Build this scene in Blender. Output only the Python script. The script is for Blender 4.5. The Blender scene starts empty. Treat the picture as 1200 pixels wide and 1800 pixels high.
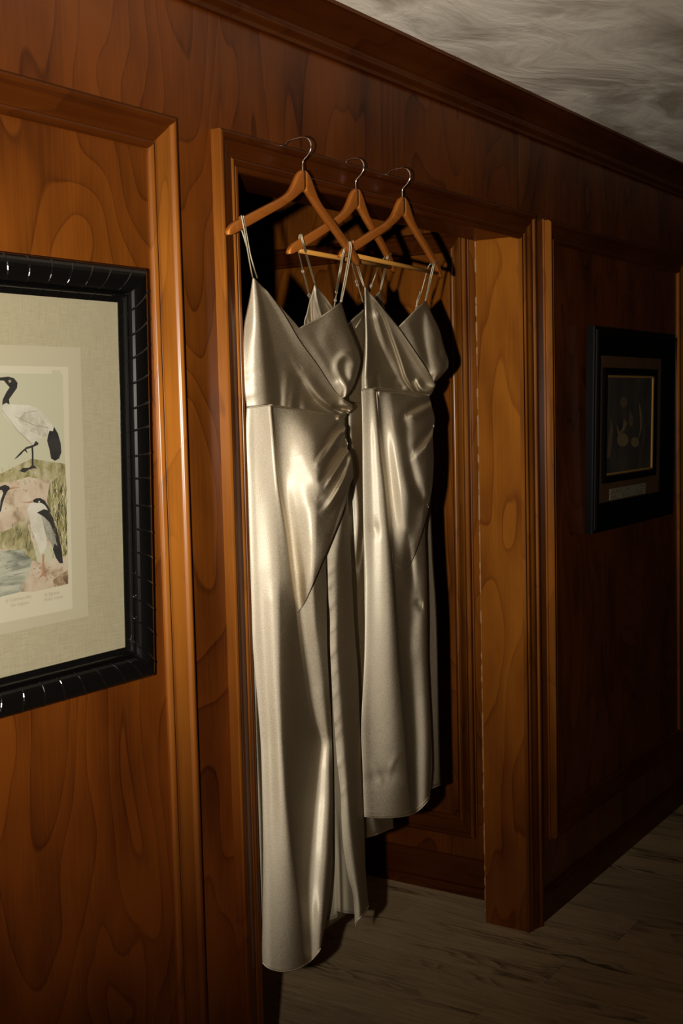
import bpy, bmesh, math, random
import numpy as np
from mathutils import Vector, Matrix
random.seed(4)
scn = bpy.context.scene
COL = scn.collection

# ------------------------------------------------------------------ camera
F_PX = 2200.2                                     # focal length in pixels of the 1200x1800 frame
YAW, PIT, ROL = math.radians(56.6016), math.radians(-4.6934), math.radians(-1.3954)
CAM = np.array([0.0, -1.542, 1.555])
_f = np.array([math.sin(YAW)*math.cos(PIT), math.cos(YAW)*math.cos(PIT), math.sin(PIT)])
_r = np.array([math.cos(YAW), -math.sin(YAW), 0.0]); _u = np.cross(_r, _f)
CR = math.cos(ROL)*_r + math.sin(ROL)*_u
CU = -math.sin(ROL)*_r + math.cos(ROL)*_u
CF = _f
cam = bpy.data.cameras.new('camera'); camo = bpy.data.objects.new('camera', cam); COL.objects.link(camo)
cam.sensor_fit = 'VERTICAL'; cam.sensor_height = 36.0; cam.lens = F_PX*36.0/1800.0
cam.clip_start = 0.01
M = Matrix.Identity(4)
for i in range(3):
    M[i][0] = CR[i]; M[i][1] = CU[i]; M[i][2] = -CF[i]; M[i][3] = CAM[i]
camo.matrix_world = M
scn.camera = camo

# ------------------------------------------------------------------ world + flash + exposure
w = bpy.data.worlds.new('world'); scn.world = w; w.use_nodes = True
w.node_tree.nodes['Background'].inputs[0].default_value = (1.0, 0.85, 0.68, 1)
w.node_tree.nodes['Background'].inputs[1].default_value = 0.0035
FLASH = CAM - CR*0.17 - CU*0.03
fl = bpy.data.lights.new('camera_flash', 'SPOT'); flo = bpy.data.objects.new('camera_flash', fl); COL.objects.link(flo)
fl.energy = 445; fl.color = (1.0, 0.93, 0.82); fl.shadow_soft_size = 0.016
fl.spot_size = math.radians(69); fl.spot_blend = 1.0
aim = CF*F_PX + CR*(455-600) - CU*(610-900)
flo.location = FLASH
flo.rotation_euler = Vector(aim).to_track_quat('-Z', 'Y').to_euler()
vs = scn.view_settings
vs.view_transform = 'Standard'; vs.look = 'None'; vs.exposure = -0.12; vs.gamma = 1.0
vs.use_curve_mapping = False

# ------------------------------------------------------------------ pixel -> point helpers (positions only)
def rays(P):
    P = np.asarray(P, float).reshape(-1, 2)
    return CF*F_PX + np.outer(P[:, 0]-600, CR) - np.outer(P[:, 1]-900, CU)
def on_y(P, Y):
    d = rays(P); t = (np.asarray(Y)-CAM[1])/d[:, 1]
    return CAM + d*t[:, None]
def on_x(P, X):
    d = rays(P); return CAM + d*((X-CAM[0])/d[:, 0])[:, None]
def on_plane(P, o, n):
    d = rays(P); t = ((np.asarray(o)-CAM)@n)/(d@n)
    return CAM + d*t[:, None]

# ------------------------------------------------------------------ object helpers
def link(name, me, mat=None, parent=None, loc=None):
    o = bpy.data.objects.new(name, me); COL.objects.link(o)
    if mat is not None and me is not None:
        me.materials.clear(); me.materials.append(mat)
    if loc is not None: o.location = loc
    if parent is not None:
        o.parent = parent
        # meshes are written in world coordinates: cancel the parent's place
        if loc is None: o.matrix_parent_inverse = world_of(parent).inverted()
    return o
def world_of(o):
    m = Matrix.LocRotScale(o.location, o.rotation_euler, o.scale)
    if o.parent is not None: m = world_of(o.parent) @ o.matrix_parent_inverse @ m
    return m
def mesh_pd(name, v, f, smooth=False):
    me = bpy.data.meshes.new(name)
    me.from_pydata([tuple(map(float, p)) for p in v], [], [tuple(int(i) for i in q) for q in f]); me.update()
    if smooth: me.polygons.foreach_set('use_smooth', [True]*len(me.polygons))
    return me
def bm_mesh(name, bm, smooth=False):
    bmesh.ops.recalc_face_normals(bm, faces=bm.faces)
    me = bpy.data.meshes.new(name); bm.to_mesh(me); bm.free()
    if smooth: me.polygons.foreach_set('use_smooth', [True]*len(me.polygons))
    return me
def add_box(bm, a, b):
    vs_ = [bm.verts.new((x, y, z)) for z in (a[2], b[2]) for y in (a[1], b[1]) for x in (a[0], b[0])]
    for q in ((0,1,3,2), (4,6,7,5), (0,4,5,1), (2,3,7,6), (0,2,6,4), (1,5,7,3)):
        bm.faces.new([vs_[i] for i in q])
def box(name, a, b, mat, parent=None, bevel=0.0):
    bm = bmesh.new(); add_box(bm, a, b)
    if bevel: bmesh.ops.bevel(bm, geom=bm.edges[:], offset=bevel, segments=2, affect='EDGES', profile=0.5)
    return link(name, bm_mesh(name, bm), mat, parent)
def empty(name, loc, label=None, cat=None, group=None, kind=None):
    o = bpy.data.objects.new(name, None); COL.objects.link(o); o.location = loc
    o.empty_display_size = 0.05
    tag(o, label, cat, group, kind); return o
def tag(o, label=None, cat=None, group=None, kind=None):
    if label: o['label'] = label
    if cat: o['category'] = cat
    if group: o['group'] = group
    if kind: o['kind'] = kind
    return o
def tube_mesh(name, pts, rad, seg=8, flat=1.0, cap=True):
    """tube round a 3-D polyline; rad number or list"""
    P = [Vector(p) for p in pts]; n = len(P)
    R = rad if hasattr(rad, '__len__') else [rad]*n
    v, f = [], []
    t0 = (P[1]-P[0]).normalized()
    ref = Vector((0, 0, 1)) if abs(t0.z) < 0.9 else Vector((1, 0, 0))
    nrm = (ref - t0*ref.dot(t0)).normalized()
    for i in range(n):
        t = (P[min(i+1, n-1)]-P[max(i-1, 0)]).normalized()
        nrm = (nrm - t*nrm.dot(t)).normalized(); b = t.cross(nrm)
        for k in range(seg):
            a = 2*math.pi*k/seg
            v.append(P[i] + nrm*math.cos(a)*R[i] + b*math.sin(a)*R[i]*flat)
    for i in range(n-1):
        for k in range(seg):
            a, b2 = i*seg+k, i*seg+(k+1) % seg
            f.append((a, b2, b2+seg, a+seg))
    if cap:
        f.append(tuple(range(seg))[::-1]); f.append(tuple(range((n-1)*seg, n*seg)))
    return mesh_pd(name, v, f, True)
def spline(pts, n):
    """Catmull-Rom through pts (any dimension), n samples evenly spread by arc length"""
    P = np.asarray(pts, float)
    if len(P) == 2: return P[0] + np.linspace(0, 1, n)[:, None]*(P[1]-P[0])
    E = np.vstack([2*P[0]-P[1], P, 2*P[-1]-P[-2]]); out = []
    for i in range(len(P)-1):
        p0, p1, p2, p3 = E[i:i+4]
        for t in np.linspace(0, 1, 14, endpoint=False):
            out.append(0.5*((2*p1)+(-p0+p2)*t+(2*p0-5*p1+4*p2-p3)*t*t+(-p0+3*p1-3*p2+p3)*t**3))
    out.append(P[-1]); out = np.array(out)
    s = np.r_[0, np.cumsum(np.linalg.norm(np.diff(out, axis=0), axis=1))]
    q = np.linspace(0, s[-1], n)
    return np.stack([np.interp(q, s, out[:, k]) for k in range(out.shape[1])], 1)

# ------------------------------------------------------------------ materials
def new_mat(name):
    m = bpy.data.materials.new(name); m.use_nodes = True
    nt = m.node_tree; return m, nt, nt.nodes['Principled BSDF']
def N(nt, t, **kw):
    n = nt.nodes.new(t)
    for k, v in kw.items(): setattr(n, k, v)
    return n
def simple(name, col, rough=0.5, metal=0.0, spec=0.5, coat=0.0):
    m, nt, b = new_mat(name)
    b.inputs['Base Color'].default_value = (*col, 1); b.inputs['Roughness'].default_value = rough
    b.inputs['Metallic'].default_value = metal; b.inputs['Specular IOR Level'].default_value = spec
    b.inputs['Coat Weight'].default_value = coat; b.inputs['Coat Roughness'].default_value = 0.15
    return m
def ramp(nt, stops):
    r = N(nt, 'ShaderNodeValToRGB'); e = r.color_ramp.elements
    while len(e) < len(stops): e.new(0.5)
    for el, (p, c) in zip(e, stops):
        el.position = p; el.color = (*c, 1) if len(c) == 3 else c
    return r
def mixc(nt, fac, a, b, mode='MIX'):
    m = N(nt, 'ShaderNodeMix', data_type='RGBA', blend_type=mode)
    for s, v in ((m.inputs[0], fac), (m.inputs[6], a), (m.inputs[7], b)):
        if isinstance(v, (int, float)): s.default_value = v
        elif isinstance(v, tuple): s.default_value = (*v, 1)
        else: nt.links.new(v, s)
    return m.outputs[2]
def mth(nt, op, a, b=None, c=None):
    m = N(nt, 'ShaderNodeMath', operation=op)
    for s, v in zip(m.inputs, (a, b, c)):
        if v is None: continue
        if isinstance(v, (int, float)): s.default_value = v
        else: nt.links.new(v, s)
    return m.outputs[0]
def lustre(nt, b, grain, rough, aniso, amount, tint, col=None, nrm_from=None, rmod=None, second=None):
    """fibre lustre mixed over the base: a tinted gloss, broad across the grain and tight along it"""
    L = nt.links.new
    c = N(nt, 'ShaderNodeCombineXYZ')
    for k_ in range(3): c.inputs[k_].default_value = grain[k_]
    gl = N(nt, 'ShaderNodeBsdfAnisotropic', distribution='BECKMANN'); L(c.outputs[0], gl.inputs['Tangent'])
    gl.inputs['Roughness'].default_value = rough; gl.inputs['Anisotropy'].default_value = aniso
    if rmod is not None: L(rmod, gl.inputs['Roughness'])
    if col is not None: L(mixc(nt, 1.0, col, tint, 'MULTIPLY'), gl.inputs['Color'])
    else: gl.inputs['Color'].default_value = (*tint, 1)
    if nrm_from is not None: L(nrm_from, gl.inputs['Normal'])
    mx = N(nt, 'ShaderNodeMixShader'); mx.inputs[0].default_value = amount
    L(b.outputs[0], mx.inputs[1]); L(gl.outputs[0], mx.inputs[2]); last = mx
    if second is not None:                                   # a tighter sheen on top
        g2_ = N(nt, 'ShaderNodeBsdfAnisotropic', distribution='GGX'); g2_.inputs['Roughness'].default_value = second[0]
        g2_.inputs['Color'].default_value = (*second[2], 1)
        if nrm_from is not None: L(nrm_from, g2_.inputs['Normal'])
        last = N(nt, 'ShaderNodeMixShader'); last.inputs[0].default_value = second[1]
        L(mx.outputs[0], last.inputs[1]); L(g2_.outputs[0], last.inputs[2])
    L(last.outputs[0], nt.nodes['Material Output'].inputs[0])
def wood(name, light, dark, axis, fig=1.0, rings=11.0, rough=0.33, coat=0.35, shift=True, line=0.55, bump=0.12, gloss=0.38, tint=(1.5, 1.78, 1.8)):
    """stained veneer: contour-like cathedral figure stretched along the grain axis, pores and blotches"""
    m, nt, b = new_mat(name); L = nt.links.new
    geo = N(nt, 'ShaderNodeNewGeometry'); info = N(nt, 'ShaderNodeObjectInfo')
    off = N(nt, 'ShaderNodeVectorMath', operation='MULTIPLY_ADD')
    cmb = N(nt, 'ShaderNodeCombineXYZ')
    for i in range(3): L(info.outputs['Random'], cmb.inputs[i])
    L(cmb.outputs[0], off.inputs[0]); off.inputs[1].default_value = (7.3, 3.1, 5.7) if shift else (0, 0, 0)
    L(geo.outputs['Position'], off.inputs[2])
    def mp(sc):
        x = N(nt, 'ShaderNodeMapping'); L(off.outputs[0], x.inputs[0])
        x.inputs['Scale'].default_value = sc; return x.outputs[0]
    def st(cross, along):
        s = [cross]*3; s['XYZ'.index(axis)] = along; return tuple(s)
    n1 = N(nt, 'ShaderNodeTexNoise'); n1.inputs['Scale'].default_value = 1.0; n1.inputs['Detail'].default_value = 2.4
    n1.inputs['Roughness'].default_value = 0.45; n1.inputs['Distortion'].default_value = 0.35
    L(mp(st(2.7*fig, 0.85*fig)), n1.inputs['Vector'])
    ph = mth(nt, 'FRACT', mth(nt, 'MULTIPLY', n1.outputs['Fac'], rings))
    r1 = ramp(nt, [(0.0, (0.1,)*3), (0.04, (1.0,)*3), (0.12, (0.55,)*3), (0.55, (0.30,)*3), (1.0, (0.1,)*3)]); L(ph, r1.inputs[0])
    n2 = N(nt, 'ShaderNodeTexNoise'); n2.inputs['Detail'].default_value = 3.0; n2.inputs['Scale'].default_value = 1.0
    L(mp(st(210, 5.0)), n2.inputs['Vector'])
    n3 = N(nt, 'ShaderNodeTexNoise'); n3.inputs['Detail'].default_value = 3.5; n3.inputs['Scale'].default_value = 1.0
    L(mp(st(7.0, 2.6)), n3.inputs['Vector'])
    fac = mth(nt, 'ADD', mth(nt, 'MULTIPLY', r1.outputs[0], line), mth(nt, 'MULTIPLY', n2.outputs['Fac'], 0.38))
    blot = mth(nt, 'MULTIPLY', mth(nt, 'SUBTRACT', n3.outputs['Fac'], 0.5), 1.3)
    fac = mth(nt, 'ADD', fac, blot)
    cr = ramp(nt, [(0.05, light), (0.85, dark)]); L(fac, cr.inputs[0])
    L(mixc(nt, 1.0, cr.outputs[0], (1.0, 0.76, 0.85), 'MULTIPLY'), b.inputs['Base Color'])
    b.inputs['Roughness'].default_value = rough
    b.inputs['Coat Weight'].default_value = coat; b.inputs['Coat Roughness'].default_value = 0.22
    bp = N(nt, 'ShaderNodeBump'); bp.inputs['Strength'].default_value = bump; bp.inputs['Distance'].default_value = 0.002
    L(fac, bp.inputs['Height']); L(bp.outputs[0], b.inputs['Normal'])
    lustre(nt, b, tuple(1.0 if q == axis else 0.0 for q in 'XYZ'), 0.645, 0.40, gloss, tint, cr.outputs[0])
    return m
VL, VD = (0.145, 0.0425, 0.0036), (0.027, 0.0056, 0.0008)
TL, TD = (0.150, 0.046, 0.0052), (0.038, 0.0080, 0.0012)
M_ven = wood('veneer_vertical', VL, VD, 'Z', fig=1.0, rings=20, shift=True, line=0.40)
M_tz = wood('trim_vertical_grain', TL, TD, 'Z', fig=2.2, rings=5, rough=0.28, coat=0.12, line=0.25, gloss=0.62, tint=(1.55, 1.8, 1.85))
M_tx = wood('trim_lengthwise_grain', TL, TD, 'X', fig=2.2, rings=5, rough=0.28, coat=0.12, line=0.25, gloss=0.62, tint=(1.55, 1.8, 1.85))
M_ty = wood('trim_hall_grain', TL, TD, 'Y', fig=2.2, rings=5, rough=0.28, coat=0.12, line=0.25, gloss=0.62, tint=(1.55, 1.8, 1.85))
M_jamb = wood('jamb_board_grain', (0.215, 0.070, 0.0058), (0.075, 0.0165, 0.0018), 'Z', fig=1.3, rings=8, line=0.42)
M_hang = wood('hanger_wood', (0.42, 0.165, 0.022), (0.26, 0.085, 0.010), 'X', fig=3.0, rings=5, rough=0.26, coat=0.7, line=0.3)
M_bar = simple('hanger_dowel', (0.42, 0.19, 0.035), 0.35, 0, 0.5, 0.3)

# ================================================================== SETTING
CEIL = 2.40
OX0, OX1, OZ = 1.985, 3.282, 2.030              # door opening
WT = 0.137                                      # wall thickness
HX = 3.46                                       # side-hall wall plane
X_MIN, X_MAX, Y_MIN, Y_MAX = -2.2, 6.6, -3.4, 2.4

# walls: a core with the opening, faced with veneer sheets
bm = bmesh.new()
add_box(bm, (X_MIN, 0.004, 0), (OX0-0.018, WT, CEIL)); add_box(bm, (OX1+0.018, 0.004, 0), (X_MAX, WT, CEIL))
add_box(bm, (OX0-0.018, 0.004, OZ+0.018), (OX1+0.018, WT, CEIL))
wf = tag(link('wall_front', bm_mesh('wall_front', bm), M_ven), 'stained wood panelled wall with a doorway cut through it', None, None, 'structure')
SE = 0.0006
for x0, x1, z0 in ((X_MIN, -0.492, 0), (-0.492, 0.728, 0), (0.728, 1.948, 0), (1.948, 3.293, OZ+0.02), (3.293, 4.93, 0), (4.93, X_MAX, 0)):
    box('veneer_panel', (x0+SE, 0.0, z0), (min(x1, OX0-0.018) if z0 == 0 and x1 < 2.5 else x1-SE, 0.004, CEIL), M_ven, wf)
# jamb boards lining the opening
box('jamb_board', (OX1, 0.0005, 0), (OX1+0.018, WT, OZ), M_jamb, wf)
box('jamb_board', (OX0-0.018, 0.0005, 0), (OX0, WT, OZ), M_jamb, wf)
box('head_jamb', (OX0-0.018, 0.0005, OZ), (OX1+0.018, WT, OZ+0.018), M_tx, wf)
# chipped veneer edge at the back of the jamb
rv, rf = [], []
zz = np.arange(0.0, OZ, 0.006); rn = random.Random(8)
on = 0.0
for i, z in enumerate(zz):
    if i % rn.choice((3, 4, 6)) == 0: on = rn.choice((0.0, 0.0, 0.0008, 0.0014, 0.002))
    rv += [(OX1-0.0002, WT-0.001-on*0.6, z), (OX1-0.0015-on*0.4, WT+on, z), (OX1+0.004, WT+on, z), (OX1+0.004, WT-0.002, z)]
    if i:
        a = 4*(i-1)
        rf += [(a+k, a+(k+1) % 4, a+4+(k+1) % 4, a+4+k) for k in range(4)]
link('chipped_edge', mesh_pd('chipped_edge', rv, rf), simple('raw_edge_wood', (0.24, 0.105, 0.016), 0.6), wf)

wh = box('wall_hall', (HX, WT, 0), (HX+0.1, Y_MAX, CEIL), M_ven)
tag(wh, 'panelled side wall of the hall seen through the doorway', None, None, 'structure')
wb = box('wall_back', (0.6, Y_MAX, 0), (HX+0.1, Y_MAX+0.1, CEIL), M_ven)
tag(wb, 'dark panelled end wall of the hall', None, None, 'structure')

# ---- ceiling, brushed plaster
def plaster():
    m, nt, b = new_mat('brushed_plaster'); L = nt.links.new
    geo = N(nt, 'ShaderNodeNewGeometry')
    n0 = N(nt, 'ShaderNodeTexNoise'); n0.inputs['Scale'].default_value = 1.6; n0.inputs['Detail'].default_value = 2
    L(geo.outputs['Position'], n0.inputs['Vector'])
    va = N(nt, 'ShaderNodeVectorMath', operation='MULTIPLY_ADD'); L(n0.outputs['Color'], va.inputs[0])
    va.inputs[1].default_value = (0.55, 0.55, 0); L(geo.outputs['Position'], va.inputs[2])
    mp = N(nt, 'ShaderNodeMapping'); mp.inputs['Scale'].default_value = (1.5, 3.2, 1); mp.inputs['Rotation'].default_value = (0, 0, 0.5)
    L(va.outputs[0], mp.inputs[0])
    n1 = N(nt, 'ShaderNodeTexNoise'); n1.inputs['Scale'].default_value = 1.9; n1.inputs['Detail'].default_value = 5; n1.inputs['Distortion'].default_value = 0.15
    L(mp.outputs[0], n1.inputs['Vector'])
    mp2 = N(nt, 'ShaderNodeMapping'); mp2.inputs['Scale'].default_value = (10, 130, 1); L(va.outputs[0], mp2.inputs[0])
    n2 = N(nt, 'ShaderNodeTexNoise'); n2.inputs['Scale'].default_value = 1.0; n2.inputs['Detail'].default_value = 3; L(mp2.outputs[0], n2.inputs['Vector'])
    cr = ramp(nt, [(0.37, (0.52, 0.45, 0.36)), (0.56, (1.0, 0.93, 0.79))]); L(n1.outputs['Fac'], cr.inputs[0])  # stain greys plus shading of the brushed relief, put into the colour
    L(cr.outputs[0], b.inputs['Base Color']); b.inputs['Roughness'].default_value = 0.75
    h = mth(nt, 'ADD', mth(nt, 'MULTIPLY', n1.outputs['Fac'], 1.0), mth(nt, 'MULTIPLY', n2.outputs['Fac'], 0.05))
    bp = N(nt, 'ShaderNodeBump'); bp.inputs['Strength'].default_value = 0.60; bp.inputs['Distance'].default_value = 0.03
    L(h, bp.inputs['Height']); L(bp.outputs[0], b.inputs['Normal'])
    return m
ce = box('ceiling', (X_MIN, Y_MIN, CEIL), (X_MAX, Y_MAX+0.1, CEIL+0.08), plaster())
tag(ce, 'cream plaster ceiling with swirled brush marks', None, None, 'structure')

# ---- floor planks
def plank_mat():
    m, nt, b = new_mat('oak_plank'); L = nt.links.new
    geo = N(nt, 'ShaderNodeNewGeometry'); info = N(nt, 'ShaderNodeObjectInfo')
    cmb = N(nt, 'ShaderNodeCombineXYZ')
    for i in range(3): L(info.outputs['Random'], cmb.inputs[i])
    off = N(nt, 'ShaderNodeVectorMath', operation='MULTIPLY_ADD'); L(cmb.outputs[0], off.inputs[0])
    off.inputs[1].default_value = (9, 17, 5); L(geo.outputs['Position'], off.inputs[2])
    def nz(sc, det, dist=0.0):
        mp = N(nt, 'ShaderNodeMapping'); mp.inputs['Scale'].default_value = sc; L(off.outputs[0], mp.inputs[0])
        n = N(nt, 'ShaderNodeTexNoise'); n.inputs['Scale'].default_value = 1; n.inputs['Detail'].default_value = det
        n.inputs['Distortion'].default_value = dist; L(mp.outputs[0], n.inputs['Vector']); return n.outputs['Fac']
    a = nz((9, 1.5, 1), 3, 0.5); ph = mth(nt, 'FRACT', mth(nt, 'MULTIPLY', a, 13.0))
    r1 = ramp(nt, [(0.0, (0.1,)*3), (0.45, (0.35,)*3), (0.85, (1.0,)*3), (1.0, (0.1,)*3)]); L(ph, r1.inputs[0])
    fib = nz((260, 7, 1), 3); big = nz((11, 1.2, 1), 3)
    bm_ = ramp(nt, [(0.48, (0.12,)*3), (0.66, (1.0,)*3)]); L(big, bm_.inputs[0])
    f = mth(nt, 'ADD', mth(nt, 'MULTIPLY', mth(nt, 'MULTIPLY', r1.outputs[0], bm_.outputs[0]), 0.80), mth(nt, 'MULTIPLY', mth(nt, 'SUBTRACT', fib, 0.22), 0.85))
    f = mth(nt, 'ADD', f, mth(nt, 'MULTIPLY', mth(nt, 'SUBTRACT', info.outputs['Random'], 0.5), 0.22))
    cr = ramp(nt, [(0.12, (0.50, 0.355, 0.195)), (0.85, (0.070, 0.044, 0.021))]); L(f, cr.inputs[0])
    L(cr.outputs[0], b.inputs['Base Color']); b.inputs['Roughness'].default_value = 0.5
    bp = N(nt, 'ShaderNodeBump'); bp.inputs['Strength'].default_value = 0.2; bp.inputs['Distance'].default_value = 0.002
    L(f, bp.inputs['Height']); L(bp.outputs[0], b.inputs['Normal'])
    return m
M_plank = plank_mat()
flr = box('floor', (X_MIN, Y_MIN, -0.10), (X_MAX, Y_MAX, -0.006), simple('underlay', (0.03, 0.022, 0.015), 0.8))
tag(flr, 'grey brown wood plank floor', None, None, 'structure')
PW, PL = 0.182, 1.22
k = 0; x = 0.802
while x < X_MAX-0.05:
    y = Y_MIN + ((k*0.47) % 1.0)*PL - PL
    while y < Y_MAX:
        y0, y1 = max(y, Y_MIN), min(y+PL, Y_MAX)
        if y1-y0 > 0.05:
            box('plank', (x+0.0006, y0+0.0006, -0.006), (x+PW-0.0006, y1-0.0006, 0.0), M_plank, flr)
        y += PL
    x += PW; k += 1

# ---- mouldings: a profile (w across from outer edge, d proud of wall) along one length with mitred ends
def length(name, prof, a, b, out, across, mat, parent, m0=1.0, m1=1.0):
    """a->b: outer edge of the length; across: direction from outer to inner edge; ends cut by m0/m1 per metre of w"""
    a, b, out, across = map(Vector, (a, b, out, across)); t = (b-a).normalized()
    v = []
    for e, s, mm in ((a, 1, m0), (b, -1, m1)):
        for wv, d in prof: v.append(e + across*wv + out*d + t*(s*mm*wv))
    n = len(prof)
    f = [(i, (i+1) % n, (i+1) % n+n, i+n) for i in range(n)] + [tuple(range(n))[::-1], tuple(range(n, 2*n))]
    me = mesh_pd(name, v, f)
    bm = bmesh.new(); bm.from_mesh(me); bmesh.ops.recalc_face_normals(bm, faces=bm.faces); bm.to_mesh(me); bm.free()
    return link(name, me, mat, parent)
def smooth_prof(knots):
    """knots: lists of points; inner lists are curved runs"""
    out = []
    for kn in knots:
        if isinstance(kn, list): out += [tuple(p) for p in spline(kn, 4*len(kn))]
        else: out.append(kn)
    return out
P_pan = smooth_prof([(0, 0), (0, 0.005), (0.0035, 0.006), (0.0035, 0.016), [(0.004, 0.019), (0.009, 0.0245), (0.016, 0.0235), (0.020, 0.019)], (0.0215, 0.0175),
                     [(0.0225, 0.0185), (0.034, 0.0145), (0.046, 0.0095), (0.051, 0.0085)], (0.052, 0.007), [(0.0525, 0.009), (0.057, 0.0105), (0.063, 0.008), (0.066, 0.004)], (0.066, 0)])
P_cas = smooth_prof([(0, 0), (0, 0.021), [(0.001, 0.0235), (0.006, 0.0245), (0.012, 0.0230), (0.0145, 0.0200)], (0.016, 0.0175),
                     [(0.017, 0.0185), (0.028, 0.0165), (0.040, 0.0125), (0.046, 0.0115)], (0.047, 0.010), [(0.048, 0.0125), (0.052, 0.0135), (0.057, 0.0115), (0.059, 0.0095)],
                     (0.060, 0.0085), [(0.061, 0.0100), (0.068, 0.0100), (0.072, 0.0075)], (0.073, 0.0)])
FW = (0, -1, 0)
def panel_frame(n, x0, x1, z0, z1, label):
    r = empty('trim_%d' % n, (x0, 0, z0), label, None, None, 'structure')
    length('moulding_length', P_pan, (x1, 0, z0), (x1, 0, z1), FW, (-1, 0, 0), M_tz, r)
    length('moulding_length', P_pan, (x0, 0, z0), (x0, 0, z1), FW, (1, 0, 0), M_tz, r)
    length('moulding_length', P_pan, (x0, 0, z1), (x1, 0, z1), FW, (0, 0, -1), M_tx, r)
    length('moulding_length', P_pan, (x0, 0, z0), (x1, 0, z0), FW, (0, 0, 1), M_tx, r)
panel_frame(3, 0.98, 1.797, 0.232, 2.096, 'raised moulding framing the wall panel around the bird print')
panel_frame(4, 3.444, 4.715, 0.232, 2.096, 'raised moulding framing the wall panel around the dark picture')
panel_frame(7, 4.80, 6.05, 0.232, 2.096, 'raised moulding framing the next wall panel')
# hall wall panel
r = empty('trim_5', (HX, 0.25, 0.18), 'raised moulding framing the panel on the hall wall', None, None, 'structure')
HO = (-1, 0, 0); ya, yb, za, zb = 0.250, 1.45, 0.185, 2.095
length('moulding_length', P_pan, (HX, ya, za), (HX, ya, zb), HO, (0, 1, 0), M_tz, r)
length('moulding_length', P_pan, (HX, yb, za), (HX, yb, zb), HO, (0, -1, 0), M_tz, r)
length('moulding_length', P_pan, (HX, ya, zb), (HX, yb, zb), HO, (0, 0, -1), M_ty, r)
length('moulding_length', P_pan, (HX, ya, za), (HX, yb, za), HO, (0, 0, 1), M_ty, r)
# door casing
CO = 0.0715
r = empty('trim_2', (OX0-CO, 0, 0), 'moulded wooden casing round the doorway', None, None, 'structure')
cx0, cx1, cz1 = OX0+0.004-0.073, OX1-0.004+0.073, OZ-0.004+0.073-0.004
length('casing_length', P_cas, (cx0, 0, 0), (cx0, 0, cz1), FW, (1, 0, 0), M_tz, r, 0, 1)
length('casing_length', P_cas, (cx1, 0, 0), (cx1, 0, cz1), FW, (-1, 0, 0), M_tz, r, 0, 1)
length('casing_head', P_cas, (cx0, 0, cz1), (cx1, 0, cz1), FW, (0, 0, -1), M_tx, r, 1, 1)
# crown
P_cr = smooth_prof([(0, 0), (0, 0.082), (0.008, 0.082), (0.010, 0.076), [(0.012, 0.074), (0.022, 0.062), (0.036, 0.040), (0.050, 0.026)], (0.053, 0.022), (0.060, 0.021),
                    [(0.062, 0.023), (0.068, 0.022), (0.074, 0.015)], (0.077, 0.012), (0.085, 0.011), (0.085, 0)])
tag(length('trim_1', P_cr, (X_MIN, 0, CEIL), (X_MAX, 0, CEIL), FW, (0, 0, -1), M_tx, None, 0, 0), 'dark crown moulding under the plaster ceiling', None, None, 'structure')
# baseboards (right of doorway, left of doorway, hall)
P_ba = smooth_prof([(0, 0), (0, 0.006), [(0.002, 0.009), (0.008, 0.010), (0.014, 0.014), (0.020, 0.015)], (0.090, 0.015), (0.090, 0)])
for nm, xa, xb in (('baseboard_right', cx1+0.0005, X_MAX), ('baseboard_left', X_MIN, cx0-0.0005)):
    tag(length(nm, P_ba, (xa, 0, 0.090), (xb, 0, 0.090), FW, (0, 0, -1), M_tx, None, 0, 0), 'low wooden baseboard', None, None, 'structure')
P_bh = smooth_prof([(0, 0), (0, 0.006), [(0.002, 0.009), (0.012, 0.011), (0.02, 0.015)], (0.085, 0.015), (0.087, 0.024), (0.118, 0.026), (0.118, 0)])
tag(length('baseboard_hall', P_bh, (HX, WT, 0.118), (HX, Y_MAX, 0.118), HO, (0, 0, -1), M_ty, None, 0, 0), 'wooden baseboard of the hall wall', None, None, 'structure')

# ================================================================== PICTURES
M_black = simple('black_lacquer', (0.003, 0.0027, 0.0024), 0.17, 0, 0.5, 0.0)
M_nick = simple('worn_black_edge', (0.10, 0.085, 0.065), 0.35)
def glass():
    m, nt, b = new_mat('picture_glass'); L = nt.links.new
    out = nt.nodes['Material Output']; nt.nodes.remove(b)
    tr = N(nt, 'ShaderNodeBsdfTransparent'); gl = N(nt, 'ShaderNodeBsdfGlossy'); gl.inputs['Roughness'].default_value = 0.03
    lw = N(nt, 'ShaderNodeLayerWeight'); lw.inputs[0].default_value = 0.5
    fr = mth(nt, 'ADD', mth(nt, 'MULTIPLY', mth(nt, 'POWER', lw.outputs['Facing'], 4.0), 0.5), 0.04)
    mx = N(nt, 'ShaderNodeMixShader'); L(fr, mx.inputs[0]); L(tr.outputs[0], mx.inputs[1]); L(gl.outputs[0], mx.inputs[2])
    L(mx.outputs[0], out.inputs[0]); return m
M_glass = glass()
def linen(name, c):
    m, nt, b = new_mat(name); L = nt.links.new
    geo = N(nt, 'ShaderNodeNewGeometry')
    fs = []
    for sc in ((40, 40, 900), (900, 900, 40)):
        mp = N(nt, 'ShaderNodeMapping'); mp.inputs['Scale'].default_value = sc; L(geo.outputs['Position'], mp.inputs[0])
        n = N(nt, 'ShaderNodeTexNoise'); n.inputs['Scale'].default_value = 1; n.inputs['Detail'].default_value = 2; L(mp.outputs[0], n.inputs['Vector']); fs.append(n.outputs['Fac'])
    f = mth(nt, 'MULTIPLY', mth(nt, 'ADD', fs[0], fs[1]), 0.5)
    cr = ramp(nt, [(0.3, tuple(x*0.80 for x in c)), (0.7, tuple(min(1, x*1.12) for x in c))]); L(f, cr.inputs[0])
    L(cr.outputs[0], b.inputs['Base Color']); b.inputs['Roughness'].default_value = 0.85
    return m
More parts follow.
